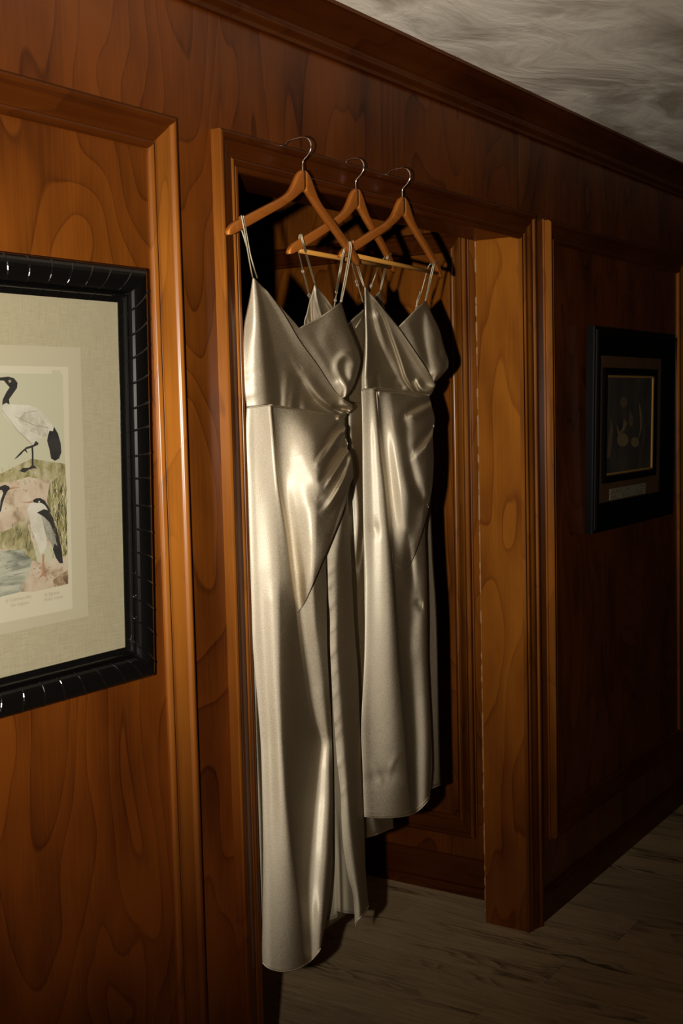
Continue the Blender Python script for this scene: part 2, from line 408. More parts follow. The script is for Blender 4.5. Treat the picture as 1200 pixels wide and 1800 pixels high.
def bamboo_side(a, b, width, depth, inner, mat, parent, up, out, step=0.048):
    """one mitred side of a bamboo-style frame: rounded bar with swollen nodes and an inner lip"""
    a, b, inner, out = map(Vector, (a, b, inner, out)); t = (b-a).normalized(); Ln = (b-a).length
    prof = [(0, 0), (0, depth*0.45)] + [(0.0+0.72*width*(0.5-0.5*math.cos(math.pi*q)), depth*(0.45+0.55*math.sin(math.pi*q)**0.8)) for q in np.linspace(0.06, 0.94, 11)] \
        + [(0.74*width, depth*0.42)] + [(width*(0.76+0.10*(0.5-0.5*math.cos(math.pi*q))), depth*(0.38+0.26*math.sin(math.pi*q))) for q in np.linspace(0, 1, 6)] + [(width, depth*0.30), (width, 0)]
    n = len(prof); s = [0.0]; rn = random.Random(int(Ln*1000))
    nodes = []; q = step*0.7
    while q < Ln-0.02: nodes.append(q + rn.uniform(-0.003, 0.003)); q += step
    for nd in nodes: s += [nd+q*0.0005 for q in range(-7, 8)]
    s += [Ln]; s = [x for x in s if 0 <= x <= Ln]
    v = []
    for x in s:
        g = 0.0
        for nd in nodes:
            e = abs(x-nd)
            g += 0.052*math.exp(-(e/0.0013)**2)
        for wv, d in prof:
            fr = x/Ln
            pos = a + t*(wv + (Ln-2*wv)*fr) + inner*wv + out*(d*(1+g) if 0 < d else 0)
            v.append(pos)
    f = []
    for i in range(len(s)-1):
        for j in range(n):
            p, q2 = i*n+j, i*n+(j+1) % n
            f.append((p, q2, q2+n, p+n))
    f += [tuple(range(n))[::-1], tuple(range((len(s)-1)*n, len(s)*n))]
    me = mesh_pd('frame_side', v, f)
    bm = bmesh.new(); bm.from_mesh(me); bmesh.ops.recalc_face_normals(bm, faces=bm.faces); bm.to_mesh(me); bm.free()
    return link('frame_side', me, mat, parent)
def tri_poly(name, pts, thick, nrm, mat, parent):
    """flat printed patch from a 3-D outline"""
    bm = bmesh.new(); vs_ = [bm.verts.new(Vector(p)+Vector(nrm)*thick) for p in pts]
    bmesh.ops.triangle_fill(bm, use_beauty=True, use_dissolve=False, edges=[bm.edges.new((vs_[i], vs_[(i+1) % len(vs_)])) for i in range(len(vs_))])
    me = bpy.data.meshes.new(name); bm.to_mesh(me); bm.free()
    return link(name, me, mat, parent)
def plate(name, c4, thick, nrm, mat, parent):
    """thin board with the four front corners c4"""
    nv = Vector(nrm); v = [Vector(p) for p in c4]; v = v + [p-nv*thick for p in v]
    f = [(0, 1, 2, 3), (7, 6, 5, 4)] + [(i, i+4, (i+1) % 4+4, (i+1) % 4) for i in range(4)]
    me = mesh_pd(name, v, f); bm = bmesh.new(); bm.from_mesh(me); bmesh.ops.recalc_face_normals(bm, faces=bm.faces); bm.to_mesh(me); bm.free()
    return link(name, me, mat, parent)

# ---- bird print, leaning a little off the wall at the top
BX0, BX1, BZ0, BZ1 = 1.075, 1.676, 1.083, 1.810
LEAN = 0.016/(BZ1-BZ0)
upv = Vector((0, -LEAN, 1)).normalized(); nrm = Vector((0, -1, -LEAN)).normalized()
def bp(x, z, d): return Vector((x, 0, BZ0)) + Vector((0, -0.004, 0)) + upv*((z-BZ0)) + nrm*d
bird = empty('framed_print', (BX0, 0, BZ0), 'bird print on linen mat in black bamboo-style frame', 'picture')
FWD, FD = 0.062, 0.030
C4 = [bp(BX0, BZ0, 0), bp(BX1, BZ0, 0), bp(BX1, BZ1, 0), bp(BX0, BZ1, 0)]
bamboo_side(C4[3], C4[2], FWD, FD, -upv, M_black, bird, upv, nrm)
bamboo_side(C4[2], C4[1], FWD, FD, (-1, 0, 0), M_black, bird, upv, nrm)
bamboo_side(C4[1], C4[0], FWD, FD, upv, M_black, bird, upv, nrm)
bamboo_side(C4[0], C4[3], FWD, FD, (1, 0, 0), M_black, bird, upv, nrm)
mx0, mx1, mz0, mz1 = BX0+FWD-0.006, BX1-FWD+0.006, BZ0+FWD-0.006, BZ1-FWD+0.006
mat_ = plate('linen_mat', [bp(mx0, mz0, 0.007), bp(mx1, mz0, 0.007), bp(mx1, mz1, 0.007), bp(mx0, mz1, 0.007)], 0.004, nrm, linen('linen', (0.285, 0.25, 0.155)), bird)
plate('glazing', [bp(mx0, mz0, 0.0085), bp(mx1, mz0, 0.0085), bp(mx1, mz1, 0.0085), bp(mx0, mz1, 0.0085)], 0.0008, nrm, M_glass, bird)
PO = np.array(bp(1.4, 1.4, 0.0072)); PN = np.array(nrm)
def pp(P, d=0.0): return [Vector(q)+nrm*d for q in on_plane(P, PO, PN)]
def nearest(px): return pp([px])[0]
# mount and sheet rectangles from their right-hand corners
tr, br = nearest((141, 611)), nearest((155, 1083))
def rect(tr, br, xl, d):
    return [Vector((xl, br.y, br.z))+nrm*d, br+nrm*d, tr+nrm*d, Vector((xl, tr.y, tr.z))+nrm*d]
XC = (BX0+BX1)/2
plate('mount_card', rect(tr, br, 2*XC-tr.x, 0.0004), 0.0004, nrm, simple('mount_card', (0.315, 0.283, 0.19), 0.8), bird)
tr2, br2 = nearest((119, 645)), nearest((127, 1070))
sheet = plate('paper_sheet', rect(tr2, br2, 2*XC-tr2.x, 0.0006), 0.0003, nrm, simple('sheet_paper', (0.345, 0.315, 0.225), 0.8), bird)
tr3, br3 = nearest((109.5, 657.5)), nearest((119, 1026))
XL3 = 2*XC-tr3.x
M_psky = simple('print_sky', (0.29, 0.277, 0.19), 0.8)
def print_mat(name, stops, scale, dist=0.6):
    m, nt, b = new_mat(name); L = nt.links.new; geo = N(nt, 'ShaderNodeNewGeometry')
    mp = N(nt, 'ShaderNodeMapping'); mp.inputs['Scale'].default_value = scale; L(geo.outputs['Position'], mp.inputs[0])
    n = N(nt, 'ShaderNodeTexNoise'); n.inputs['Scale'].default_value = 1; n.inputs['Detail'].default_value = 5; n.inputs['Distortion'].default_value = dist
    L(mp.outputs[0], n.inputs['Vector']); cr = ramp(nt, [(p_, tuple(c_*0.48 for c_ in q_)) for p_, q_ in stops]); L(n.outputs['Fac'], cr.inputs[0])
    L(cr.outputs[0], b.inputs['Base Color']); b.inputs['Roughness'].default_value = 0.8; return m
M_pgrass = print_mat('print_grass', [(0.3, (0.17, 0.145, 0.045)), (0.5, (0.42, 0.37, 0.17)), (0.7, (0.60, 0.53, 0.36))], (60, 60, 45))
M_preed = print_mat('print_reeds', [(0.3, (0.05, 0.04, 0.012)), (0.48, (0.30, 0.27, 0.09)), (0.66, (0.55, 0.49, 0.29))], (160, 160, 26), 1.2)
M_prock = print_mat('print_rock', [(0.28, (0.26, 0.17, 0.09)), (0.45, (0.60, 0.47, 0.32)), (0.7, (0.70, 0.60, 0.44))], (34, 34, 40))
M_pwater = print_mat('print_water', [(0.3, (0.13, 0.14, 0.10)), (0.5, (0.42, 0.43, 0.32)), (0.7, (0.62, 0.58, 0.44))], (18, 18, 70))
M_pearth = print_mat('print_earth', [(0.3, (0.12, 0.06, 0.025)), (0.5, (0.36, 0.24, 0.13)), (0.7, (0.60, 0.50, 0.34))], (70, 70, 70))
M_pblack = print_mat('print_black', [(0.3, (0.010, 0.008, 0.007)), (0.7, (0.030, 0.024, 0.018))], (60, 60, 60))
M_pwhite = print_mat('print_white', [(0.3, (0.60, 0.56, 0.44)), (0.7, (0.78, 0.74, 0.60))], (30, 30, 45))
M_pgrey = print_mat('print_grey', [(0.3, (0.22, 0.21, 0.16)), (0.7, (0.46, 0.44, 0.34))], (110, 110, 40))
M_pbrown = simple('print_brown', (0.24, 0.12, 0.06), 0.8)
M_pline = simple('print_line', (0.16, 0.14, 0.09), 0.8)
pic = plate('printed_scene', rect(tr3, br3, XL3, 0.0008), 0.0002, nrm, M_psky, bird)
def pr(name, pts, mat, d): return tri_poly(name, pp(pts), 0.0008+d*0.00008, nrm, mat, pic)
def xl_at(py): return -170
pr('grass_bank', [(-170, 838), (0, 833), (30, 818), (55, 806), (90, 812), (114, 815), (115.3, 880), (80, 870), (40, 862), (0, 858), (-170, 870)], M_pgrass, 1)
pr('rock_bank', [(-170, 870), (0, 848), (20, 846), (50, 838), (85, 846), (115, 850), (117, 960), (60, 960), (0, 985), (-170, 985)], M_prock, 1.5)
pr('reeds', [(86, 852), (100, 838), (115, 834), (118.2, 985), (104, 985), (90, 925), (82, 880)], M_preed, 2)
pr('reeds', [(-170, 930), (-20, 945), (20, 928), (42, 908), (54, 945), (66, 990), (40, 985), (20, 968), (-20, 960), (-170, 975)], M_pgrass, 2)
pr('pond', [(-170, 985), (0, 968), (40, 966), (56, 985), (50, 1010), (42, 1032), (36, 1040), (0, 1049), (-170, 1092)], M_pwater, 2.2)
pr('earth_bank', [(56, 985), (75, 990), (95, 982), (118, 975), (119, 1026), (60, 1040), (36, 1040), (40, 1024), (52, 1008)], M_prock, 2.3)
pr('earth_bank', [(92, 1020), (105, 1010), (118.6, 1002), (119, 1026), (95, 1032)], M_pearth, 2.6)
# standing ibis
pr('ibis_body', [(4, 712), (12, 709), (25, 711), (50, 712), (66, 718), (80, 732), (93, 750), (98, 757), (90, 768), (80, 767), (68, 773), (60, 778), (56, 783), (53, 776), (45, 768), (30, 756), (15, 741), (5, 728), (2, 720)], M_pwhite, 3)
pr('ibis_wing', [(30, 737), (42, 726), (58, 728), (74, 737), (84, 752), (84, 766), (74, 768), (60, 762), (42, 754)], print_mat('print_wing', [(0.3, (0.42, 0.40, 0.29)), (0.6, (0.68, 0.64, 0.50))], (90, 90, 60)), 3.4)
pr('ibis_neck', [(3, 712), (4, 702), (10, 690), (16, 681), (10, 674), (6, 669), (-30, 668), (-60, 676), (-60, 673), (-30, 664), (0, 663.5), (14, 662), (24, 665), (30, 673), (29, 682), (22, 692), (15, 702), (16, 711), (10, 708)], M_pblack, 3.6)
pr('ibis_tail', [(83, 768), (86, 757), (92, 758), (94, 750), (101, 762), (106, 780), (107, 795), (103, 806), (96, 810), (89, 806), (86, 790), (82, 775)], M_pblack, 3.7)
pr('ibis_leg', [(54, 783), (57, 783), (58, 796), (58, 818), (65, 824), (58, 823), (49, 826), (42, 831), (34, 828), (38, 823), (50, 822), (55, 818), (55, 797)], M_pblack, 3.7)
pr('ibis_leg', [(67, 779), (62, 775), (58, 782), (45, 786), (36, 794), (27, 804), (24, 808), (30, 804), (36, 799), (42, 792), (48, 797), (45, 790), (57, 786), (66, 782)], M_pblack, 3.7)
pr('ibis_eye', [(14, 668), (17, 667.5), (19, 670), (17, 673), (14, 672)], M_pgrass, 4.2)
# heron on the bank
pr('heron_body', [(52, 886), (60, 880), (74, 882), (82, 890), (80, 900), (72, 905), (78, 930), (82, 955), (78, 970), (74, 976), (70, 974), (64, 955), (54, 930), (50, 905), (47, 896)], M_pwhite, 3)
pr('heron_crown', [(57, 879), (62, 876), (70, 875.5), (78, 880), (84, 890), (90, 902), (84, 897), (78, 888), (72, 884), (64, 884), (58, 883)], M_pblack, 3.6)
pr('heron_bill', [(36, 884), (56, 880.5), (57, 883.5)], M_pbrown, 3.6)
pr('heron_back', [(64, 901), (76, 895), (85, 897), (93, 912), (101, 938), (107, 962), (110, 990), (104, 990), (97, 980), (92, 965), (95, 955), (100, 960), (94, 935), (86, 918), (76, 908)], M_pblack, 3.8)
pr('heron_wing', [(72, 904), (82, 906), (92, 925), (100, 950), (106, 978), (98, 972), (92, 962), (86, 950), (80, 942), (76, 925)], M_pgrey, 3.6)
pr('heron_leg', [(73.5, 974), (77, 974), (77, 1008), (82, 1015), (74, 1012), (66, 1018), (73, 1008)], M_pbrown, 3.4)
pr('heron_eye', [(66, 881), (69, 880.5), (70, 883), (67, 884)], M_pwhite, 4.2)
# third bird looking in from the cut edge of view
pr('wader_body', [(-40, 900), (-20, 880), (-4, 868), (6, 866), (4, 880), (0, 900), (-10, 940), (-30, 950)], M_pwhite, 3)
pr('wader_crown', [(-8, 862), (0, 855), (8, 852), (15, 855), (17, 859), (12, 864), (8, 872), (4, 884), (1, 898), (-2, 902), (0, 880), (5, 866), (2, 861)], M_pblack, 3.6)
pr('wader_bill', [(16, 857), (36, 856), (16, 861)], M_pbrown, 3.6)
for a, b_ in (((26, 732), (60, 748)), ((60, 748), (84, 752)), ((40, 726), (66, 722)), ((78, 936), (97, 940)), ((82, 948), (100, 956)), ((2, 720), (30, 757)), ((30, 757), (56, 782))):
    a = np.array(a, float); b_ = np.array(b_, float); q = b_-a; q = np.array([-q[1], q[0]])/np.linalg.norm(q)*0.45
    pr('engraved_line', [a-q, b_-q, b_+q, a+q], M_pline, 4.3)
def strokes(name, mat, d, items):
    """many fine printed strokes, joined"""
    v, f = [], []
    for (x0, y0), (x1, y1), wd in items:
        q = np.array([-(y1-y0), x1-x0], float); q = q/np.linalg.norm(q)*wd/2
        c = pp([(x0-q[0], y0-q[1]), (x0+q[0], y0+q[1]), (x1, y1)]); k_ = len(v)
        v += [p_ + nrm*(0.0008+d*0.00008) for p_ in c]; f.append((k_, k_+1, k_+2))
    o = link(name, mesh_pd(name, v, f), mat, pic); o['kind'] = 'stuff'
rs = random.Random(12)
def blades(n, xr, yr, ln, wd, lean):
    out = []
    for _ in range(n):
        x_, y_ = rs.uniform(*xr), rs.uniform(*yr); l_ = rs.uniform(*ln)
        out.append(((x_, y_), (x_+rs.uniform(*lean), y_-l_), rs.uniform(*wd)))
    return out
strokes('reed_strokes', M_pblack, 2.8, blades(46, (94, 116), (862, 990), (8, 26), (0.8, 2.0), (-5, 5)) + blades(30, (20, 60), (925, 965), (5, 16), (0.5, 1.2), (-4, 6)))
strokes('grass_strokes', simple('print_olive', (0.135, 0.115, 0.035), 0.8), 2.7, blades(90, (-60, 113), (822, 862), (2, 9), (0.5, 1.3), (-4, 4)) + blades(50, (90, 117), (850, 985), (8, 22), (0.8, 1.8), (-5, 5)) + blades(50, (-60, 62), (930, 985), (4, 12), (0.5, 1.4), (-5, 5)))
strokes('straw_strokes', simple('print_straw', (0.40, 0.345, 0.19), 0.8), 2.9, blades(50, (90, 117), (850, 985), (8, 20), (0.6, 1.4), (-6, 6)) + blades(40, (-40, 110), (818, 850), (2, 6), (0.5, 1.0), (-3, 3)))
strokes('water_strokes', simple('print_slate', (0.12, 0.12, 0.09), 0.8), 2.8, [((x_, y_), (x_+rs.uniform(8, 26), y_-rs.uniform(1, 7)), rs.uniform(0.6, 2.2)) for x_, y_ in [(rs.uniform(-60, 26), rs.uniform(982, 1042)) for _ in range(46)]])
strokes('rock_strokes', simple('print_umber', (0.12, 0.065, 0.032), 0.8), 2.9, [((x_, y_), (x_+rs.uniform(-6, 8), y_+rs.uniform(-4, 5)), rs.uniform(0.5, 1.5)) for x_, y_ in [(rs.uniform(56, 112), rs.uniform(996, 1024)) for _ in range(40)] + [(rs.uniform(-30, 92), rs.uniform(852, 900)) for _ in range(26)]])
strokes('feather_strokes', M_pline, 4.4, [((x_, y_), (x_+rs.uniform(2, 5), y_+rs.uniform(5, 11)), 0.6) for x_, y_ in [(rs.uniform(80, 96), rs.uniform(910, 952)) for _ in range(22)]] + [((x_, y_), (x_+rs.uniform(3, 8), y_+rs.uniform(0, 3)), 0.5) for x_, y_ in [(rs.uniform(34, 74), rs.uniform(730, 762)) for _ in range(30)]])
def lettering(txt, px, height, mat, parent, pn=nrm, pup=upv, plane=None, lean=0.0):
    cu = bpy.data.curves.new('lettering', 'FONT'); cu.body = txt; cu.size = height; cu.align_x = 'CENTER'; cu.shear = lean
    t = bpy.data.objects.new('lettering_tmp', cu); COL.objects.link(t)
    dg = bpy.context.evaluated_depsgraph_get(); me = bpy.data.meshes.new_from_object(t.evaluated_get(dg))
    bpy.data.objects.remove(t)
    p = Vector(plane(px)) if plane else nearest(px)
    right = Vector((1, 0, 0)); me.transform(Matrix(((right.x, pup.x, pn.x, p.x+pn.x*0.0009), (right.y, pup.y, pn.y, p.y+pn.y*0.0009), (right.z, pup.z, pn.z, p.z+pn.z*0.0009), (0, 0, 0, 1))))
    return link('lettering', me, mat, parent)
M_ink = simple('print_ink', (0.22, 0.19, 0.13), 0.8)
lettering('XXVI', (98, 657), 0.0085, M_ink, sheet)
for t, p, s, sh in (('c) Common Ibis', (32, 1055), 0.0085, 0), ('Ibis religiosa', (34, 1064), 0.0075, 0.25), ('b) Egrette', (91, 1046), 0.0085, 0), ('Ardea minuta', (93, 1054), 0.0075, 0.25)):
    lettering(t, p, s, M_ink, sheet, lean=sh)

# ---- dark picture on the far panel
DX0, DX1, DZ0, DZ1, DD = 3.735, 4.497, 1.140, 1.797, 0.036
LE2 = 0.014/(DZ1-DZ0)
up2 = Vector((0, -LE2, 1)).normalized(); n2v = Vector((0, -1, -LE2)).normalized()
def dp(x, z, d): return Vector((x, -0.003, DZ0)) + up2*(z-DZ0) + n2v*d
dark = empty('framed_picture', (DX0, 0, DZ0), 'dark sepia picture in wide black frame with caption plate', 'picture')
M_dframe = simple('ebonised_frame', (0.0025, 0.002, 0.0018), 0.35, 0, 0.06, 0.0)
P_df = smooth_prof([(0, 0), (0, 0.022), [(0.001, 0.026), (0.004, 0.029), (0.008, 0.0275)], (0.010, 0.026), [(0.011, 0.030), (0.016, 0.036), (0.024, 0.035), (0.045, 0.027), (0.070, 0.017), (0.085, 0.014)], (0.090, 0.010), (0.090, 0)])
D4 = [dp(DX0, DZ0, 0), dp(DX1, DZ0, 0), dp(DX1, DZ1, 0), dp(DX0, DZ1, 0)]
for a, b_, ac in ((D4[3], D4[2], -up2), (D4[1], D4[2], Vector((-1, 0, 0))), (D4[0], D4[1], up2), (D4[0], D4[3], Vector((1, 0, 0)))):
    length('frame_side', P_df, a, b_, n2v, ac, M_dframe, dark)
e = 0.084
M_burl = wood('picture_wood_mat', (0.115, 0.070, 0.026), (0.070, 0.040, 0.014), 'Z', fig=3, rings=4, rough=0.5, coat=0, line=0.3)
ins = plate('wood_mat', [dp(DX0+e, DZ0+e, 0.007), dp(DX1-e, DZ0+e, 0.007), dp(DX1-e, DZ1-e, 0.007), dp(DX0+e, DZ1-e, 0.007)], 0.004, n2v, M_burl, dark)
DO = np.array(dp(4.1, 1.5, 0.0075)); DN = np.array(n2v)
def dpp(P): return [Vector(q) for q in on_plane(P, DO, DN)]
def drect(a, b_):      # upright rectangle from top-left and bottom-right pixel corners
    p, q = dpp([a])[0], dpp([b_])[0]
    return p.x, q.x, p.z, q.z
ix0, ix1, iz1, iz0 = drect((1058.5, 646), (1147.5, 835))
def dz(x, z, d): return Vector((x, -0.003-(z-DZ0)*LE2, z)) + n2v*(0.0075+d)
I4 = [dz(ix0, iz0, 0), dz(ix1, iz0, 0), dz(ix1, iz1, 0), dz(ix0, iz1, 0)]
P_in = [(0, 0), (0, 0.010), (0.006, 0.012), (0.020, 0.010), (0.024, 0.006), (0.024, 0)]
P_gold = [(0, 0), (0, 0.0055), (0.003, 0.007), (0.007, 0.005), (0.007, 0)]
M_gold = simple('old_gilt', (0.42, 0.22, 0.06), 0.4, 0.5)
for (a, b_, ac) in ((3, 2, -up2), (1, 2, Vector((-1, 0, 0))), (0, 1, up2), (0, 3, Vector((1, 0, 0)))):
    length('inner_frame', P_in, I4[a], I4[b_], n2v, ac, M_dframe, dark)
g = 0.024
G4 = [dz(ix0+g, iz0+g, 0), dz(ix1-g, iz0+g, 0), dz(ix1-g, iz1-g, 0), dz(ix0+g, iz1-g, 0)]
for (a, b_, ac) in ((3, 2, -up2), (1, 2, Vector((-1, 0, 0))), (0, 1, up2), (0, 3, Vector((1, 0, 0)))):
    length('gilt_slip', P_gold, G4[a], G4[b_], n2v, ac, M_gold, dark)
M_sepia = print_mat('sepia_ground', [(0.35, (0.012, 0.008, 0.004)), (0.55, (0.045, 0.028, 0.011)), (0.75, (0.10, 0.062, 0.024))], (9, 9, 5), 1.0)
sep = plate('sepia_image', [dz(ix0+g, iz0+g, 0.001), dz(ix1-g, iz0+g, 0.001), dz(ix1-g, iz1-g, 0.001), dz(ix0+g, iz1-g, 0.001)], 0.001, n2v, M_sepia, dark)
M_s2 = simple('sepia_light', (0.120, 0.076, 0.030), 0.7); M_s3 = simple('sepia_mid', (0.075, 0.046, 0.018), 0.7)
def ell(cx, cy, rx, ry, n=18): return [(cx+rx*math.cos(2*math.pi*i/n), cy+ry*math.sin(2*math.pi*i/n)) for i in range(n)]
def sp(pts, mat, d): tri_poly('sepia_shape', dpp(pts), 0.0012+d*0.0001, n2v, mat, sep)
sp(ell(1093.5, 773, 10, 12), M_s2, 1); sp(ell(1115, 777, 7, 9), M_s2, 1); sp(ell(1095, 707, 6, 10), M_s3, 1)
sp([(1082, 745), (1085, 765), (1096, 757), (1101, 745), (1096, 736), (1093, 752), (1088, 760)], M_s2, 2)
sp([(1122, 706), (1127, 725), (1127, 752), (1121, 775), (1124, 750), (1123, 728)], M_s2, 1)
sp([(1073, 735), (1077, 755), (1075, 775), (1071, 805), (1066, 805), (1068, 770)], M_s3, 1)
sp([(1106, 720), (1112, 735), (1110, 752), (1104, 745)], M_s3, 1)
kx0, kx1, kz1, kz0 = drect((1071, 859.5), (1133.5, 867))
pl_ = plate('caption_plate', [dz(kx0, kz0, 0.002), dz(kx1, kz0, 0.002), dz(kx1, kz1, 0.002), dz(kx0, kz1, 0.002)], 0.002, n2v, print_mat('caption_paper', [(0.4, (0.14, 0.115, 0.06)), (0.6, (0.34, 0.29, 0.17))], (60, 60, 240)), dark)

# ================================================================== HANGERS
M_chrome = simple('chrome_wire', (0.78, 0.76, 0.74), 0.16, 1.0)
UP = [(0, 0), (0.008, -0.001), (0.016, -0.0055), (0.025, -0.016), (0.036, -0.033), (0.052, -0.052), (0.080, -0.070), (0.120, -0.090), (0.165, -0.113), (0.200, -0.131), (0.215, -0.140), (0.225, -0.151), (0.2285, -0.160)]
LO = [(0, -0.041), (0.006, -0.044), (0.020, -0.0535), (0.040, -0.067), (0.080, -0.090), (0.120, -0.111), (0.165, -0.135), (0.195, -0.151), (0.212, -0.160), (0.222, -0.1635), (0.2275, -0.1635)]
def make_hanger(X, Ys, Z, aL, aR, contour, tilt, bar, tipY, label):
    root = empty('clothes_hanger', (X, Ys, Z-0.16), label, 'hanger', 'wooden hangers hooked over the door casing')
    th = 0.0135
    us = spline(UP, 30); ls = spline(LO, 30)
    ct, st_ = math.cos(tilt), math.sin(tilt)
    def place(s, dy, z):
        a = aL if s < 0 else aR
        s2 = s*a/0.2285
        y = Ys + contour*(s/0.2285)**2 + dy
        return Vector((X + s2*ct + z*st_*0.0, y, Z + z - s2*st_))
    for sg, nm in ((-1, 'arm'), (1, 'arm')):
        v, f = [], []
        rows = []
        for i in range(30):
            us_, ls_ = us[i], ls[i]
            mid = (us_[1]+ls_[1])/2; hh = max((us_[1]-ls_[1])/2, 0.0012)
            ring = []
            for q in range(16):                              # rounded-rectangle section
                a = 2*math.pi*q/16; cs, sn = math.cos(a), math.sin(a)
                px_ = math.copysign(abs(cs)**0.45, cs)*th/2*(1.0 if i < 27 else (1.0, 0.93, 0.8)[i-27]); pz = math.copysign(abs(sn)**0.45, sn)*hh
                frac = (pz/hh+1)/2
                s = ls_[0]*(1-frac)+us_[0]*frac
                ring.append(len(v)); v.append(place(sg*s, px_, mid+pz))
            rows.append(ring)
        for i in range(29):
            for q in range(16):
                a, b_, c, d = rows[i][q], rows[i][(q+1) % 16], rows[i+1][(q+1) % 16], rows[i+1][q]
                f.append((a, b_, c, d) if sg > 0 else (d, c, b_, a))
        f.append(tuple(rows[-1])); f.append(tuple(rows[0])[::-1])
        me = mesh_pd('arm', v, f, True)
        bm = bmesh.new(); bm.from_mesh(me); bmesh.ops.recalc_face_normals(bm, faces=bm.faces); bm.to_mesh(me); bm.free()
        arm = link(nm, me, M_hang, root)
        # strap notch knob near the end of the arm
        kn = place(sg*0.190, 0, -0.1255)
        link('notch_lip', tube_mesh('notch_lip', [kn+Vector((0, -th*0.42, 0.0)), kn+Vector((0, th*0.42, 0.0))], 0.0034, 8), M_hang, arm)
    if bar:
        a_, b_ = place(-0.196, 0, -0.1535), place(0.196, 0, -0.1535)
        link('trouser_bar', tube_mesh('trouser_bar', [a_, a_.lerp(b_, 0.5), b_], 0.0052, 10), M_bar, root)
    # hook over the casing: lies across the wall, tip on top of the casing
    tz = cz1+0.0028
    pts = [(Ys, Z-0.012), (Ys, Z+0.012), (Ys-0.002, Z+0.019), (Ys-0.014, Z+0.029), (Ys-0.021, Z+0.041), (Ys-0.019, Z+0.054), (Ys-0.009, Z+0.0635), (Ys+0.006, Z+0.066), ((Ys+tipY)/2+0.012, Z+0.0625), (tipY-0.002, (tz+Z+0.058)/2), (tipY, tz)]
    s3 = spline(pts, 44)
    link('hook', tube_mesh('hook', [(X, p[0], p[1]) for p in s3], 0.0018, 8), M_chrome, root)
    return place
H1 = make_hanger(2.139, -0.058, 2.043, 0.238, 0.226, 0.016, 0.045, False, -0.014, 'wooden hanger without trouser bar, holding the longest gown')
H2 = make_hanger(2.382, -0.031, 2.041, 0.226, 0.205, 0.030, 0.012, True, -0.006, 'wooden hanger between the two others, its gown mostly hidden')
H3 = make_hanger(2.552, -0.050, 2.042, 0.236, 0.222, 0.024, 0.026, True, -0.010, 'wooden hanger with trouser bar, holding the gown without slit')

# ================================================================== GOWNS
def satin(name, base, edge, rough=0.76, gloss=0.80, grain=(0, 0, 1), aniso=0.06, shine=1.08, sheen=0.10):
    m, nt, b = new_mat(name); L = nt.links.new
    geo = N(nt, 'ShaderNodeNewGeometry')
    n = N(nt, 'ShaderNodeTexNoise'); n.inputs['Scale'].default_value = 560; n.inputs['Detail'].default_value = 2.0
    L(geo.outputs['Position'], n.inputs['Vector'])
    n2 = N(nt, 'ShaderNodeTexNoise'); n2.inputs['Scale'].default_value = 24; n2.inputs['Detail'].default_value = 3.0
    L(geo.outputs['Position'], n2.inputs['Vector'])
    cr = ramp(nt, [(0.32, tuple(x*0.80 for x in base)), (0.68, tuple(min(1, x*1.20) for x in base))]); L(n.outputs['Fac'], cr.inputs[0])
    L(mixc(nt, 1.0, cr.outputs[0], (1.0, 0.88, 0.70), 'MULTIPLY'), b.inputs['Base Color']); b.inputs['Specular IOR Level'].default_value = 0.15
    b.inputs['Roughness'].default_value = 0.7; rm = mth(nt, 'ADD', mth(nt, 'MULTIPLY', n.outputs['Fac'], 0.12), rough-0.06)
    h = mth(nt, 'ADD', mth(nt, 'MULTIPLY', n.outputs['Fac'], 0.0005), mth(nt, 'MULTIPLY', n2.outputs['Fac'], 0.0006))
    bp_ = N(nt, 'ShaderNodeBump'); bp_.inputs['Strength'].default_value = 0.5; bp_.inputs['Distance'].default_value = 1.0
    L(h, bp_.inputs['Height']); L(bp_.outputs[0], b.inputs['Normal'])
    lustre(nt, b, grain, rough, aniso, gloss, tuple(q*shine for q in (2.08, 2.36, 2.85)), cr.outputs[0], bp_.outputs[0], rm, (0.43, sheen, (0.94, 0.88, 0.74)))
    return m
M_satin = satin('champagne_satin', (0.262, 0.202, 0.127), None)
M_bias = satin('champagne_satin_crosswise', (0.262, 0.202, 0.127), None, 0.78, 0.74, (0.8, 0, -0.6), 0.10, 0.82, 0.12)
M_lining = simple('gown_lining', (0.27, 0.225, 0.150), 0.7)
M_cord = satin('satin_cord', (0.20, 0.165, 0.105), None, 0.7, 0.4, (0, 0, 1), 0.1, 1.2)
M_slider = simple('clear_slider', (0.30, 0.26, 0.20), 0.3, 0.1)

def interp_y(knots):
    ys, xs = zip(*sorted((y, x) for x, y in knots)); g = np.arange(440, 1760, 2.0)
    v = np.interp(g, ys, xs); k_ = np.exp(-(np.arange(-30, 31)/12.0)**2); k_ /= k_.sum()
    v = np.convolve(np.pad(v, 30, mode='edge'), k_, mode='valid')
    return lambda y: np.interp(y, g, v)
def sstep(y, a, b):
    t = np.clip((y-a)/(b-a), 0, 1); return t*t*(3-2*t)
def signed(P, line):
    """distance to a polyline, side (+ right of it going down) and place along it 0..1"""
    Ln = np.asarray(line, float); best = np.full(len(P), 1e9); side = np.zeros(len(P)); tt = np.zeros(len(P))
    seg = np.linalg.norm(np.diff(Ln, axis=0), axis=1); cum = np.r_[0, np.cumsum(seg)]
    for i in range(len(Ln)-1):
        d = Ln[i+1]-Ln[i]; q = P-Ln[i]
        t = np.clip((q@d)/(d@d), 0, 1); e = q - t[:, None]*d
        dist = np.hypot(e[:, 0], e[:, 1]); c = -(d[0]*q[:, 1]-d[1]*q[:, 0])
        m = dist < best; best[m] = dist[m]; side[m] = np.sign(c[m]); tt[m] = ((cum[i]+t*seg[i])/cum[-1])[m]
    return best, side, tt
FOLD_GAIN = 1.45
